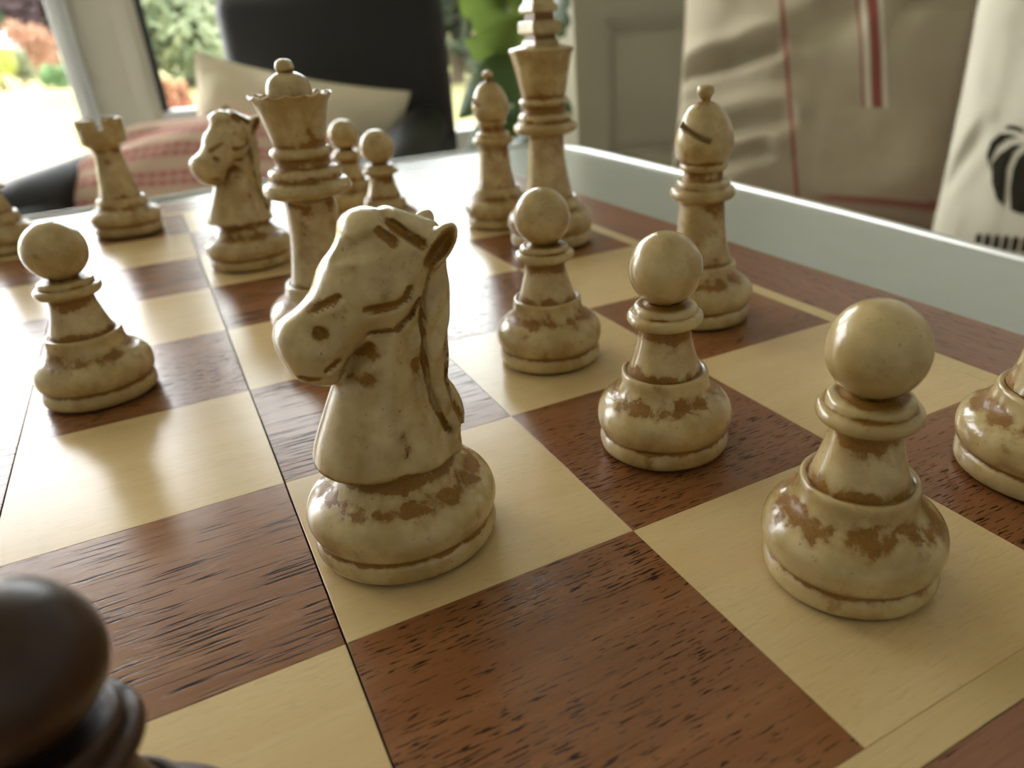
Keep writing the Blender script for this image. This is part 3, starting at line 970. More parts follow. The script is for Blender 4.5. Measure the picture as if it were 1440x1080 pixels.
bc = (-0.0265, 0.1260)
b1 = make_bishop('chess_bishop', IV, 11.0, math.radians(-22))
place(b1, *bc, view_az(*bc), 'ivory bishop with brown diagonal slit, behind the row of pawns near the table rim', 'chess bishop', 'ivory chessmen')
bc2 = (-0.0267, 0.2682)
b2 = make_bishop('chess_bishop', IV, 12.0, math.radians(-62))
place(b2, *bc2, view_az(*bc2), 'ivory bishop standing next to the king, at the far side of it', 'chess bishop', 'ivory chessmen')
kg = make_king('chess_king', IV, 21.0)
place(kg, -0.0226, 0.2266, view_az(-0.0226, 0.2266), 'tall ivory king with stepped block cross on a flared crown', 'chess king', 'ivory chessmen')
qn = make_queen('chess_queen', IV, 22.0)
place(qn, -0.1225, 0.1725, view_az(-0.1225, 0.1725), 'tall ivory queen with scalloped crown and domed top bead', 'chess queen', 'ivory chessmen')
rk = make_rook('chess_rook', IV, 31.0, math.radians(90))
place(rk, -0.1742, 0.3716, view_az(-0.1742, 0.3716), 'ivory rook with notched turret, on a dark square before the open garden door', 'chess rook', 'ivory chessmen')
rk2 = make_rook('chess_rook', IV, 33.0, math.radians(70))
place(rk2, -0.0250, 0.0250, view_az(-0.0250, 0.0250), 'ivory rook with stained flaking foot on the dark corner square of the board', 'chess rook', 'ivory chessmen')
dp = make_pawn('chess_pawn', M['dark_piece'], 41.0)
place(dp, -0.1772, 0.0200, 0.4, 'dark brown glossy pawn on a dark square, opposing the ivory pieces', 'chess pawn', 'dark chessmen')


# ------------------------------------------------------------------ painted cabinet behind the plant
cab = tag(empty('panelled_cabinet', (1.62, 2.58, FLOOR)), 'grey-green painted cabinet with recessed door panels and moulded edges', 'cabinet')
cz = -FLOOR


def cbox(name, x0, x1, y0, y1, z0, z1, bevel=0.004, parent=None):
    return box(name, x0 - 1.62, x1 - 1.62, y0 - 2.58, y1 - 2.58, z0 + cz, z1 + cz, M['cab_paint'], parent or cab, bevel)


cbox('carcass', 1.185, 1.98, 2.37, 2.80, FLOOR, 1.10)
for (x0, x1) in ((1.185, 1.96),):
    d = cbox('door', x0, x1, 2.368, 2.372, FLOOR + 0.08, 1.08, 0.001)
    for nm, a, b, c, e in (('stile', x0, x0 + 0.125, FLOOR + 0.08, 1.08), ('stile', x1 - 0.09, x1, FLOOR + 0.08, 1.08),
                           ('rail', x0 + 0.124, x1 - 0.089, FLOOR + 0.08, -0.385), ('rail', x0 + 0.124, x1 - 0.089, 0.075, 0.20), ('rail', x0 + 0.124, x1 - 0.089, 0.98, 1.08)):
        cbox(nm, a, b, 2.345, 2.37, c, e, 0.004, d)
    for (z0, z1) in ((-0.385, 0.075), (0.20, 0.98)):
        # bolection strip round the panel and a raised field
        cbox('panel_moulding', x0 + 0.122, x0 + 0.146, 2.352, 2.371, z0 - 0.002, z1 + 0.002, 0.006, d)
        cbox('panel_moulding', x1 - 0.110, x1 - 0.087, 2.352, 2.371, z0 - 0.002, z1 + 0.002, 0.006, d)
        cbox('panel_moulding', x0 + 0.124, x1 - 0.089, 2.352, 2.371, z1 - 0.022, z1 + 0.002, 0.006, d)
        cbox('panel_moulding', x0 + 0.124, x1 - 0.089, 2.352, 2.371, z0 - 0.002, z0 + 0.022, 0.006, d)
        cbox('panel_field', x0 + 0.165, x1 - 0.128, 2.360, 2.371, z0 + 0.042, z1 - 0.042, 0.004, d)


# ------------------------------------------------------------------ soft furnishings
def pillow_fn(a, b, T, seed, crease=(), pinch=0.06, wrinkle=0.006, rnd=0.0):
    def P(u, v, side=1.0):
        eu = 1 - u * u; ev = 1 - v * v
        x = a * u * (1 - pinch * ev)
        y = b * v * (1 - pinch * eu)
        if rnd:
            x *= math.sqrt(1 - rnd * v * v); y *= math.sqrt(1 - rnd * u * u)
        prof = max(eu, 0) ** 0.46 * max(ev, 0) ** 0.46
        w = noise.noise(Vector((u * 2.3 + seed, v * 2.3, seed * 1.7)))
        w2 = noise.noise(Vector((u * 5.1 - seed, v * 4.3 + 3, seed)))
        edge = min(1.0, 3.0 * prof)
        z = side * (T * prof) + edge * (wrinkle * w * 1.6 + wrinkle * 0.6 * w2)
        if side > 0:
            for (u0, v0, u1, v1, wd, dep) in crease:
                ax, ay = u1 - u0, v1 - v0
                t = ((u - u0) * ax + (v - v0) * ay) / (ax * ax + ay * ay)
                tc_ = max(0.0, min(1.0, t))
                dx, dy = u - u0 - ax * tc_, v - v0 - ay * tc_
                d = math.hypot(dx, dy)
                sgn = (ax * dy - ay * dx)
                z -= edge * dep * math.exp(-(d / wd) ** 2) * (0.35 + 0.65 * math.sin(PI * min(1, max(0, 0.12 + 0.76 * tc_))))
                z += edge * dep * 0.55 * math.exp(-((d - 1.7 * wd) / (1.2 * wd)) ** 2) * (1 if sgn > 0 else 0.4)
        return Vector((x, y, z))
    return P


def pillow(name, P, mat, parent=None, n=56):
    verts, faces, uv = [], [], []
    for side in (1.0, -1.0):
        base = len(verts)
        for i in range(n + 1):
            for j in range(n + 1):
                u = math.sin((-1 + 2 * i / n) * PI / 2); v = math.sin((-1 + 2 * j / n) * PI / 2)
                verts.append(P(u, v, side)); uv.append((u * 0.5 + 0.5, v * 0.5 + 0.5))
        for i in range(n):
            for j in range(n):
                q = (base + i * (n + 1) + j, base + (i + 1) * (n + 1) + j, base + (i + 1) * (n + 1) + j + 1, base + i * (n + 1) + j + 1)
                faces.append(q if side > 0 else q[::-1])
    o = mesh(name, verts, faces, mat, parent, True, None, uv)
    bm = bmesh.new(); bm.from_mesh(o.data)
    bmesh.ops.remove_doubles(bm, verts=bm.verts, dist=1e-5)
    bm.to_mesh(o.data); bm.free()
    return o


def seam_piping(P, mat, parent, r=0.003, n=40):
    pts = []
    for (u0, v0, u1, v1) in ((-1, -1, 1, -1), (1, -1, 1, 1), (1, 1, -1, 1), (-1, 1, -1, -1)):
        for k in range(n):
            t = k / n
            pts.append(P(u0 + (u1 - u0) * t, v0 + (v1 - v0) * t))
    v, f = tube_geo(pts, r, 6, True)
    return mesh('seam', v, f, mat, parent)


def pose(o, center, az_deg, tilt_deg, roll_deg=0.0):
    """stand a cushion (local X right, Y up, Z to the viewer) so it faces back along azimuth az, leaning back by tilt"""
    az = math.radians(az_deg)
    fwd = Vector((math.sin(az), math.cos(az), 0))
    right = Vector((math.cos(az), -math.sin(az), 0))
    t = math.radians(tilt_deg)
    up = Vector((0, 0, 1)) * math.cos(t) + fwd * math.sin(t)
    nrm = right.cross(up)
    m = Matrix((right, up, nrm)).transposed().to_4x4()
    m = m @ Matrix.Rotation(math.radians(roll_deg), 4, 'Z')
    m.translation = center
    o.matrix_world = m


def uv_nodes(n, l):
    uvn = n.new('ShaderNodeUVMap'); uvn.uv_map = 'UVMap'
    sp = n.new('ShaderNodeSeparateXYZ')
    l.new(uvn.outputs[0], sp.inputs[0])
    return uvn.outputs[0], sp.outputs[0], sp.outputs[1]


def weave_bump(n, l, b, vec, sc=420, strength=0.35):
    bp = n.new('ShaderNodeBump')
    bp.inputs['Strength'].default_value = strength
    bp.inputs['Distance'].default_value = 0.003
    l.new(ntex(n, l, vec, sc, 3, 0.6), bp.inputs['Height'])
    l.new(bp.outputs['Normal'], b.inputs['Normal'])


def band(n, l, x, lo, hi, soft=0.003):
    return math_node(n, l, 'MULTIPLY', maprange(n, l, x, lo - soft, lo + soft), maprange(n, l, x, hi - soft, hi + soft, 1.0, 0.0))


def sack_material():
    m, n, l, b = new_mat('grain_sack_linen')
    uv, u, v = uv_nodes(n, l)
    big = ntex(n, l, uv, 5, 4)
    thr = ntex(n, l, uv, 160, 3)
    col = mixc(n, l, big, (0.50, 0.435, 0.305), (0.63, 0.56, 0.41))
    col = mixc(n, l, math_node(n, l, 'MULTIPLY', thr, 0.25), col, (0.36, 0.31, 0.22))
    red = (0.37, 0.115, 0.10); cream = (0.86, 0.81, 0.68)
    us = math_node(n, l, 'ADD', u, math_node(n, l, 'MULTIPLY_ADD', v, 0.2, -0.08))
    col = mixc(n, l, band(n, l, us, 0.417, 0.431), col, red)
    for lo, hi, c in ((0.668, 0.676, red), (0.682, 0.698, cream), (0.703, 0.735, red), (0.740, 0.753, cream)):
        col = mixc(n, l, math_node(n, l, 'MULTIPLY', band(n, l, us, lo, hi), maprange(n, l, v, 0.38, 0.39)), col, c)
    col = mixc(n, l, math_node(n, l, 'MULTIPLY', band(n, l, v, 0.075, 0.110, 0.012), maprange(n, l, u, 0.5, 0.62)), col, (0.40, 0.18, 0.14))
    l.new(col, b.inputs['Base Color'])
    b.inputs['Roughness'].default_value = 0.9
    b.inputs['Specular IOR Level'].default_value = 0.15
    weave_bump(n, l, b, uv, 230)
    return m


def pink_material():
    m, n, l, b = new_mat('pink_woven_rows')
    uv, u, v = uv_nodes(n, l)
    # rows of small woven motifs in pairs
    fv = math_node(n, l, 'FRACT', math_node(n, l, 'MULTIPLY', v, 6.5))
    fu = math_node(n, l, 'FRACT', math_node(n, l, 'MULTIPLY', u, 34.0))
    r1 = band(n, l, fv, 0.12, 0.30, 0.03); r2 = band(n, l, fv, 0.42, 0.60, 0.03)
    rows = math_node(n, l, 'MAXIMUM', r1, r2)
    dash = math_node(n, l, 'MULTIPLY_ADD', band(n, l, fu, 0.2, 0.75, 0.08), 0.55, 0.35)
    wash = band(n, l, fv, 0.05, 0.68, 0.10)
    col = mixc(n, l, math_node(n, l, 'MULTIPLY', wash, 0.75), (0.74, 0.56, 0.43), (0.70, 0.42, 0.36))
    col = mixc(n, l, math_node(n, l, 'MULTIPLY', rows, dash), col, (0.55, 0.18, 0.18))
    l.new(col, b.inputs['Base Color'])
    b.inputs['Roughness'].default_value = 0.9
    b.inputs['Specular IOR Level'].default_value = 0.15
    weave_bump(n, l, b, uv, 180, 0.5)
    return m


def cream_material(name, col):
    m, n, l, b = new_mat(name)
    uv, u, v = uv_nodes(n, l)
    c = mixc(n, l, ntex(n, l, uv, 6, 3), tuple(x * 0.92 for x in col), col)
    l.new(c, b.inputs['Base Color'])
    b.inputs['Roughness'].default_value = 0.85
    b.inputs['Specular IOR Level'].default_value = 0.15
    weave_bump(n, l, b, uv, 260)
    return m


M['sack'] = sack_material()
M['pink'] = pink_material()
M['cream'] = cream_material('cream_cotton', (0.80, 0.73, 0.55))
M['calico'] = cream_material('calico_cotton', (0.72, 0.68, 0.54))
M['print'] = plain('black_print', (0.030, 0.026, 0.018), 0.9, spec=0.1)
M['sack_patch'] = plain('linen_patch', (0.55, 0.48, 0.345), 0.9, noise_amt=0.12, nscale=40, spec=0.15)
M['seam_linen'] = plain('linen_seam', (0.36, 0.29, 0.20), 0.9, spec=0.1)
M['seam_pink'] = plain('pink_seam', (0.62, 0.30, 0.27), 0.9, spec=0.1)
M['seam_cream'] = plain('cream_seam', (0.62, 0.57, 0.44), 0.9, spec=0.1)
M['sofa'] = plain('sofa_cover', (0.33, 0.20, 0.16), 0.9, noise_amt=0.15, nscale=14, spec=0.15)
M['sofa_wood'] = plain('sofa_wood', (0.10, 0.06, 0.035), 0.5)


def decal(name, P, outline_pts, mat, parent, lift=0.0014, sub=3):
    """flat print that follows the cushion surface; outline in cushion u,v"""
    bm = bmesh.new()
    if name.startswith('pumpkin') or name == 'print_letter':
        outline_pts = [(p[0], (p[1] * 0.20 + 0.02) / 0.22) for p in outline_pts]
    vs = [bm.verts.new((p[0], p[1], 0)) for p in outline_pts]
    f = bm.faces.new(vs)
    bmesh.ops.triangulate(bm, faces=[f])
    bmesh.ops.subdivide_edges(bm, edges=list(bm.edges), cuts=sub, use_grid_fill=True)
    for v in bm.verts:
        p = P(v.co.x, v.co.y)
        v.co = p + Vector((0, 0, lift))
    bmesh.ops.recalc_face_normals(bm, faces=bm.faces)
    me = bpy.data.meshes.new(name); bm.to_mesh(me); bm.free()
    return link_mesh(name, me, mat, parent)


# black leather armchair by the garden door
ch = tag(empty('leather_armchair', (0.10, 1.42, FLOOR)), 'black leather armchair with tall padded back and rolled arms, facing the table', 'armchair')
fwd_az = math.atan2(0.53, 0.85)          # facing direction is (-0.53,-0.85)
ch.rotation_euler = (0, 0, -fwd_az)        # local -Y is the facing direction
cmi = Matrix.Translation((0.10, 1.42, FLOOR)) @ Matrix.Rotation(-fwd_az, 4, 'Z')


def soft_box(name, x0, x1, y0, y1, z0, z1, mat, parent, bevel, curve=0.0):
    o = box(name, x0, x1, y0, y1, z0, z1, mat, parent, bevel, 5)
    return o


soft_box('backrest', -0.235, 0.222, 0.205, 0.305, 0.40, 0.935, M['leather'], ch, 0.045)
soft_box('seat', -0.27, 0.19, -0.40, 0.26, 0.27, 0.445, M['leather'], ch, 0.04)
for sx in (-1, 1):
    o = -0.035 if sx > 0 else -0.07
    # rolled arm: rounded top roll over a side panel
    pts = [(sx * 0.205 + o, 0.27, 0.665), (sx * 0.21 + o, 0.15, 0.66), (sx * 0.222 + o, 0.0, 0.65), (sx * 0.235 + o, -0.15, 0.642), (sx * 0.246 + o, -0.32, 0.632), (sx * 0.249 + o, -0.41, 0.615), (sx * 0.248 + o, -0.43, 0.54)]
    v_, f_ = tube_geo(pts, [0.042, 0.044, 0.046, 0.047, 0.046, 0.044, 0.042], 18)
    arm = mesh('arm', v_, f_, M['leather'], ch)
    soft_box('arm_panel', sx * 0.225 + o - 0.03, sx * 0.225 + o + 0.03, -0.44, 0.29, 0.20, 0.645, M['leather'], arm, 0.02)
for (x, y) in ((-0.22, -0.38), (0.18, -0.38), (-0.22, 0.24), (0.22, 0.24)):
    v_, f_ = tube_geo([(x, y, 0), (x, y, 0.28)], [0.016, 0.022], 10)
    mesh('leg', v_, f_, M['sofa_wood'], ch)

Pc = pillow_fn(0.205, 0.160, 0.075, 4.4, crease=((-0.9, 0.9, 0.1, 0.45, 0.16, 0.012),), pinch=0.10, rnd=0.05)
cr = pillow('cushion', Pc, M['cream'])
pose(cr, (0.100, 1.545, -0.130), 17, 16, -14.0)
tag(cr, 'plain cream cushion with dark print corner, propped against the leather chair back', 'cushion')
seam_piping(Pc, M['seam_cream'], cr, 0.003)
for k, (uu, vv, ru, rv) in enumerate(((-0.80, 0.22, 0.05, 0.10), (-0.66, 0.28, 0.045, 0.13), (-0.54, 0.20, 0.05, 0.12), (-0.70, 0.0, 0.10, 0.08))):
    decal('print_motif', Pc, [(uu + ru * math.cos(a * PI / 6), vv + rv * math.sin(a * PI / 6)) for a in range(12)], M['print'], cr)

Pp = pillow_fn(0.27, 0.17, 0.085, 9.3, pinch=0.0, wrinkle=0.008, rnd=0.48)
pk = pillow('cushion', Pp, M['pink'])
pose(pk, (-0.03, 1.322, -0.177), 4, 40, -12.0)
tag(pk, 'pink and cream woven cushion with rows of red motifs, lying on the armchair seat', 'cushion')
seam_piping(Pp, M['seam_pink'], pk, 0.003)

# sofa along the right wall with two cushions
sofa = tag(empty('sofa', (0.95, 0.55, FLOOR)), 'low sofa with reddish brown cover beside the table, mostly hidden behind cushions', 'sofa')
soft_box('seat', -0.33, 0.31, -0.95, 0.92, 0.16, 0.475, M['sofa'], sofa, 0.05)
soft_box('backrest', 0.20, 0.36, -0.95, 0.92, 0.38, 0.80, M['sofa'], sofa, 0.05)
for (x, y) in ((-0.28, -0.88), (0.28, -0.88), (-0.28, 0.86), (0.28, 0.86)):
    v_, f_ = tube_geo([(x, y, 0), (x, y, 0.18)], [0.02, 0.028], 10)
    mesh('leg', v_, f_, M['sofa_wood'], sofa)

Ps = pillow_fn(0.245, 0.255, 0.095, 2.2, crease=((-0.95, 0.02, -0.30, 0.16, 0.06, 0.05), (-1.0, -0.42, -0.2, -0.30, 0.07, 0.034), (-0.9, -0.62, -0.3, -0.52, 0.06, 0.028),
                                                (0.35, 0.55, 0.9, 0.42, 0.08, 0.020), (-0.3, 0.18, 0.3, 0.44, 0.10, 0.020), (0.45, 0.25, 0.62, 0.72, 0.09, 0.018)), pinch=0.05, wrinkle=0.009)
sk = pillow('cushion', Ps, M['sack'], n=80)
pose(sk, (0.900, 0.985, -0.035), 46, 14, -1.5)
tag(sk, 'beige grain-sack linen cushion with red stripes and a square patch', 'cushion')
seam_piping(Ps, M['seam_linen'], sk, 0.003)

# square linen patch sewn onto the sack cushion
gp = 14
pv, pf, puv = [], [], []
for i in range(gp + 1):
    for j in range(gp + 1):
        u_ = 0.05 + 0.80 * i / gp; v_ = -0.80 + 0.58 * j / gp
        e_ = 0.0022 if 0 < i < gp and 0 < j < gp else 0.0004
        p_ = Ps(u_, v_) + Vector((0, 0, e_ + 0.0006))
        pv.append(p_)
for i in range(gp):
    for j in range(gp):
        k = i * (gp + 1) + j
        pf.append((k, k + gp + 1, k + gp + 2, k + 1))
mesh('patch', pv, pf, M['sack_patch'], sk)

Pq = pillow_fn(0.13, 0.22, 0.075, 6.1, crease=((-0.95, -0.35, -0.70, -0.05, 0.06, 0.010),), pinch=0.04, wrinkle=0.004)
pq = pillow('cushion', Pq, M['calico'])
pose(pq, (0.8506, 0.5149, -0.074), 64, 12, 0.0)
tag(pq, 'off-white cotton cushion printed with a black ribbed pumpkin', 'cushion')
seam_piping(Pq, M['seam_cream'], pq, 0.002)
kx = 1.27
ribs = [[(-.37, -.10), (-.32, -.10), (-.26, -.12), (-.24, -.15), (-.31, -.13), (-.39, -.12)],
        [(-.47, -.28), (-.46, -.20), (-.41, -.15), (-.35, -.15), (-.28, -.17), (-.35, -.18), (-.41, -.23), (-.435, -.32), (-.42, -.38)],
        [(-.42, -.33), (-.38, -.27), (-.31, -.22), (-.24, -.21), (-.29, -.26), (-.31, -.36), (-.29, -.46), (-.27, -.59), (-.33, -.55), (-.39, -.45)]]
cu = -0.135
for rb in ribs:
    for mir in (0, 1):
        pts_ = [((2 * cu - x if mir else x) * kx, y) for x, y in rb]
        decal('pumpkin_rib', Pq, pts_ if not mir else pts_[::-1], M['print'], pq)
decal('pumpkin_rib', Pq, [(x * kx, y) for x, y in ((-.20, -.24), (-.25, -.29), (-.265, -.36), (-.255, -.48), (-.22, -.61), (-.16, -.63), (-.11, -.63), (-.05, -.61), (-.015, -.48), (-.005, -.36), (-.02, -.29), (-.07, -.24))], M['print'], pq)
decal('pumpkin_stalk', Pq, [(x * kx, y) for x, y in ((-.16, -.15), (-.13, -.02), (-.19, 0.04), (-.10, 0.06), (-.08, -.03), (-.10, -.15))], M['print'], pq)
for k in range(9):
    x_ = (-.42 + 0.065 * k) * kx
    decal('print_letter', Pq, [(x_, -.87), (x_ + .055, -.87), (x_ + .055, -.80), (x_ + .035, -.77), (x_ + .02, -.81), (x_, -.78)], M['print'], pq)


# ------------------------------------------------------------------ potted plant between armchair and cabinet
def leaf_material(name, c1, c2):
    m, n, l, b = new_mat(name)
    tc = n.new('ShaderNodeTexCoord')
    c = mixc(n, l, ntex(n, l, tc.outputs['Object'], 18, 3), c1, c2)
    l.new(c, b.inputs['Base Color'])
    b.inputs['Roughness'].default_value = 0.4
    tr = n.new('ShaderNodeBsdfTranslucent')
    l.new(c, tr.inputs['Color'])
    mx = n.new('ShaderNodeMixShader'); mx.inputs[0].default_value = 0.4
    l.new(b.outputs[0], mx.inputs[1]); l.new(tr.outputs[0], mx.inputs[2])
    l.new(mx.outputs[0], n['Material Output'].inputs['Surface'])
    return m


M['leaf_bright'] = leaf_material('leaf_bright', (0.12, 0.19, 0.035), (0.22, 0.29, 0.07))
M['leaf_dark'] = leaf_material('leaf_dark', (0.045, 0.085, 0.022), (0.08, 0.13, 0.04))
M['stem'] = plain('plant_stem', (0.12, 0.22, 0.05), 0.5)
M['pot'] = plain('dark_pot', (0.05, 0.05, 0.055), 0.45)
M['soil'] = plain('soil', (0.035, 0.022, 0.014), 0.95)
M['bark'] = plain('bark', (0.12, 0.09, 0.065), 0.9, noise_amt=0.3, nscale=12)

PL = Vector((0.70, 1.80, FLOOR))
plant = tag(empty('potted_plant', PL), 'broad-leaved green house plant with split leaves in a dark pot beside the cabinet', 'plant')
lathe('pot', [(0, 0), (100, 0), (118, 40), (135, 180), (142, 250), (146, 262), (136, 264), (128, 235), (0, 232)], M['pot'], plant, 40, 2)
lathe('soil', [(127, 234), (60, 240), (0, 243)], M['soil'], plant, 32, 1)


def leaf(parent, base, tip, width, droop, mat, lobes=0, roll=0.0, stem_from=None):
    """leaf blade from base to tip (local metres), arched by droop, with optional finger splits"""
    base = Vector(base); tip = Vector(tip)
    ax = tip - base
    L = ax.length
    t = ax.normalized()
    side = t.cross(Vector((0, 0, 1)))
    if side.length < 0.1: side = Vector((1, 0, 0))
    side.normalize()
    side = Matrix.Rotation(roll, 3, t) @ side
    nrm = side.cross(t).normalized()
    n, mcol = 26, 5
    V, F = [], []
    for i in range(n + 1):
        s_ = i / n
        w = width * (math.sin(PI * min(1.0, s_ ** 0.72)) ** 0.8) * (1 - 0.15 * s_)
        if lobes:
            w *= 0.62 + 0.38 * abs(math.cos(s_ * PI * lobes)) ** 0.7 if 0.12 < s_ < 0.93 else 1.0
        for j in range(-mcol, mcol + 1):
            q = j / mcol
            p = base + t * (L * s_ + (0.12 * L * abs(q) * (0.4 if lobes else -0.12))) + side * (w * q) \
                + nrm * (droop * math.sin(PI * s_) * 1.0 - 0.25 * w * q * q) 
            V.append(p)
    mc = 2 * mcol + 1
    for i in range(n):
        for j in range(mc - 1):
            F.append((i * mc + j, i * mc + j + 1, (i + 1) * mc + j + 1, (i + 1) * mc + j))
    lf = mesh('leaf', V, F, mat, parent)
    b0 = Vector(stem_from) if stem_from else Vector((0.02 * random.Random(L).uniform(-1, 1), 0, 0.24))
    mid = (b0 + base) / 2 + Vector((0, 0, 0.06))
    pts = [b0 * (1 - u) ** 2 + mid * 2 * u * (1 - u) + base * u * u for u in [k / 8 for k in range(9)]]
    v, f = tube_geo(pts, 0.006, 8)
    mesh('leaf_stalk', v, f, M['stem'], lf)
    return lf


def at(az_deg, slope, d):
    a = math.radians(az_deg)
    return Vector((CAM.x + d * math.sin(a), CAM.y + d * math.cos(a), CAM.z + d * slope)) - PL


leaf(plant, at(26.6, -0.055, 2.0), at(20.6, -0.105, 1.92), 0.075, 0.075, M['leaf_dark'], 0, -0.9)
leaf(plant, at(25.0, -0.010, 2.02), at(21.6, 0.040, 1.95), 0.06, 0.03, M['leaf_bright'], 3, 1.0)
leaf(plant, at(27.5, -0.030, 2.03), at(22.6, -0.012, 1.9), 0.075, 0.03, M['leaf_bright'], 4, 0.9)
leaf(plant, at(27.8, 0.010, 2.05), at(23.6, 0.055, 1.9), 0.07, 0.03, M['leaf_bright'], 4, 0.7)
leaf(plant, at(25.5, -0.10, 2.0), at(20.9, -0.150, 1.95), 0.06, 0.03, M['leaf_dark'], 0, -0.6)
leaf(plant, at(26.5, -0.12, 2.0), at(24.0, -0.185, 1.88), 0.06, 0.03, M['leaf_dark'], 0, 0.2)
leaf(plant, at(26.8, -0.075, 2.08), at(28.9, -0.115, 2.0), 0.06, 0.03, M['leaf_dark'], 0, -0.3)
leaf(plant, at(25.2, -0.045, 2.06), at(21.9, -0.015, 1.98), 0.05, 0.02, M['leaf_bright'], 3, 1.1)
leaf(plant, at(26.2, 0.03, 2.06), at(21.4, 0.075, 1.98), 0.06, 0.02, M['leaf_bright'], 3, 1.0)
leaf(plant, at(27.0, 0.02, 2.1), at(26.0, 0.10, 2.05), 0.08, 0.03, M['leaf_bright'], 4, 0.4)
leaf(plant, at(28.2, -0.02, 2.1), at(29.2, 0.04, 2.1), 0.06, 0.02, M['leaf_dark'], 3, 0.5)


# ------------------------------------------------------------------ garden
def lawn_material():
    m, n, l, b = new_mat('dry_lawn')
    tc = n.new('ShaderNodeTexCoord')
    v = tc.outputs['Object']
    a = ntex(n, l, v, 0.9, 4, 0.6)
    c = ntex(n, l, v, 9.0, 4, 0.65)
    col = mixc(n, l, maprange(n, l, a, 0.35, 0.65), (0.26, 0.235, 0.10), (0.36, 0.30, 0.16))
    col = mixc(n, l, maprange(n, l, c, 0.35, 0.7, 0, 0.5), col, (0.17, 0.20, 0.06))
    l.new(col, b.inputs['Base Color'])
    b.inputs['Roughness'].default_value = 0.95
    b.inputs['Specular IOR Level'].default_value = 0.1
    return m


M['lawn'] = lawn_material()
LAWN0, LAWN1 = -0.90, -0.34          # the lawn climbs gently away from the house


def lawn_z(y):
    return LAWN0 + (LAWN1 - LAWN0) * max(0.0, (y - 3.2)) / 12.8


lv, lf_ = [], []
for i in range(41):
    for j in range(41):
        x = -16 + 40 * i / 40; y = 3.06 + 24 * (j / 40)
        lv.append((x, y, lawn_z(y) + 0.02 * noise.noise(Vector((x * .7, y * .7, 0)))))
for i in range(40):
    for j in range(40):
        k = i * 41 + j
        lf_.append((k, k + 41, k + 42, k + 1))
tag(mesh('lawn', lv, lf_, M['lawn']), kind='structure')


def foliage_mat(name, c1, c2):
    m, n, l, b = new_mat(name)
    oi = n.new('ShaderNodeNewGeometry')
    c = mixc(n, l, oi.outputs['Random Per Island'], c1, c2)
    l.new(c, b.inputs['Base Color'])
    b.inputs['Roughness'].default_value = 0.6
    tr = n.new('ShaderNodeBsdfTranslucent'); l.new(c, tr.inputs['Color'])
    mx = n.new('ShaderNodeMixShader'); mx.inputs[0].default_value = 0.35
    l.new(b.outputs[0], mx.inputs[1]); l.new(tr.outputs[0], mx.inputs[2])
    l.new(mx.outputs[0], n['Material Output'].inputs['Surface'])
    return m


def shrub(name, az_deg, dist, w, h, c1, c2, label, cat='shrub', leaf_s=0.10, count=2200, seed=0, trunk=0.12, z_lift=0.0):
    a = math.radians(az_deg)
    x, y = CAM.x + dist * math.sin(a), CAM.y + dist * math.cos(a)
    z0 = lawn_z(y)
    t = tag(empty(name, (x, y, z0)), label, cat, 'garden planting beyond the door')
    r = random.Random(seed)
    V, F = [], []
    blobs = [(r.uniform(-.6, .6) * w, r.uniform(-.5, .5) * w, h * r.uniform(0.25 + z_lift, 0.85), r.uniform(.25, .5)) for _ in range(14)]
    for k in range(count):
        bx, by, bz, br = blobs[k % 14]
        d = Vector((r.gauss(0, 1), r.gauss(0, 1), r.gauss(0, 1))).normalized() * (r.random() ** 0.35)
        p = Vector((bx + d.x * br * w, by + d.y * br * w, max(0.02, bz + d.z * br * h * 0.7)))
        ax = Vector((r.gauss(0, 1), r.gauss(0, 1), r.gauss(0, 1))).normalized()
        bx_ = ax.orthogonal().normalized()
        s_ = leaf_s * r.uniform(.6, 1.4)
        i = len(V)
        V += [p - ax * s_, p + bx_ * s_ * .45, p + ax * s_, p - bx_ * s_ * .45]
        F.append((i, i + 1, i + 2, i + 3))
    mesh('foliage', V, F, foliage_mat(name + '_leaves', c1, c2), t, False)
    for k in range(3):
        v, f = tube_geo([(0.05 * k - 0.05, 0, -0.05), (r.uniform(-.2, .2) * w, 0, h * .35), (r.uniform(-.4, .4) * w, r.uniform(-.3, .3) * w, h * .7)], [trunk * .5, trunk * .4, trunk * .15], 8)
        mesh('stem', v, f, M['bark'], t)
    return t


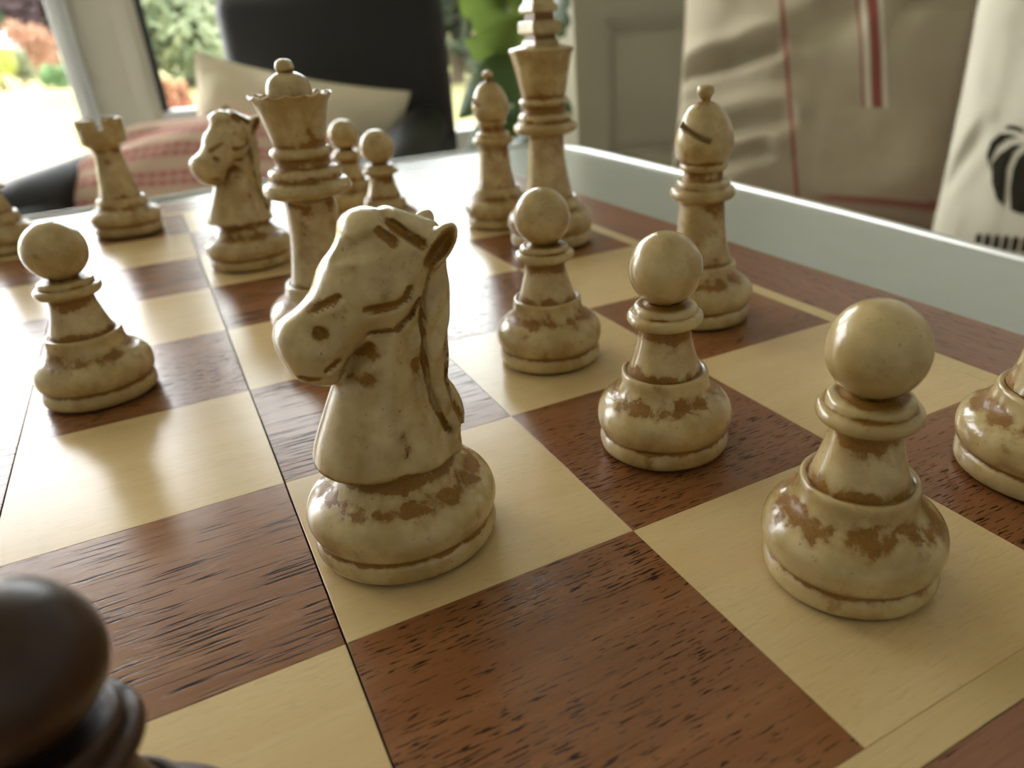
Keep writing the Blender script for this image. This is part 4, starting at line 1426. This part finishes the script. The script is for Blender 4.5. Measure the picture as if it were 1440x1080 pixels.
G = [('conifer_shrub', -6.6, 20.5, 1.5, 3.0, (0.035, 0.075, 0.03), (0.10, 0.17, 0.08), 'dark green bushy tree beyond the lawn at the open door', 'tree', 1),
     ('purple_shrub', -3.6, 18.3, 0.6, 2.4, (0.05, 0.03, 0.035), (0.13, 0.09, 0.085), 'dark purple-leaved shrub beyond the lawn', 'shrub', 2),
     ('rust_shrub', -4.6, 16.4, 0.5, 0.85, (0.22, 0.10, 0.055), (0.42, 0.24, 0.14), 'rust-brown flowering shrub at the lawn edge', 'shrub', 3),
     ('yellow_shrub', -6.5, 14.4, 0.28, 0.60, (0.30, 0.36, 0.06), (0.58, 0.60, 0.17), 'bright yellow-green shrub at the lawn edge', 'shrub', 4),
     ('green_mound', -3.7, 14.2, 0.24, 0.28, (0.09, 0.20, 0.07), (0.25, 0.36, 0.16), 'low green mound plant at the lawn edge', 'shrub', 5),
     ('grey_shrub', -5.4, 15.2, 0.2, 0.5, (0.16, 0.20, 0.10), (0.34, 0.36, 0.22), 'grey-green shrub between yellow and rust shrubs', 'shrub', 6),
     ('olive_tree', 3.6, 13.0, 1.5, 2.6, (0.13, 0.17, 0.09), (0.42, 0.46, 0.28), 'pale olive-green tree seen through the window pane', 'tree', 7),
     ('red_flower_bush', 2.8, 7.0, 0.16, 0.55, (0.28, 0.05, 0.04), (0.50, 0.33, 0.16), 'small red-tinged bush on the lawn below the window', 'shrub', 8),
     ('hedge_bush', 11.0, 19.0, 1.9, 2.6, (0.05, 0.09, 0.035), (0.16, 0.22, 0.09), 'dark green hedge bush hidden behind the armchair', 'shrub', 9),
     ('hedge_bush', 21.0, 11.0, 1.7, 2.6, (0.02, 0.03, 0.018), (0.07, 0.09, 0.05), 'very dark hedge bush behind the house plant', 'shrub', 10),
     ('hedge_bush', -16.5, 20.5, 1.8, 2.6, (0.05, 0.10, 0.04), (0.14, 0.2, 0.09), 'leafy hedge bush left of the dark green tree', 'shrub', 11)]
for nm, az_, d_, w_, h_, c1_, c2_, lab, ct, sd in G:
    shrub(nm, az_, d_, w_, h_, c1_, c2_, lab, ct, 0.03 if h_ < 0.9 else 0.12, 3200 if h_ < 0.9 else 7000, sd, 0.12 if h_ > 1.5 else 0.03)
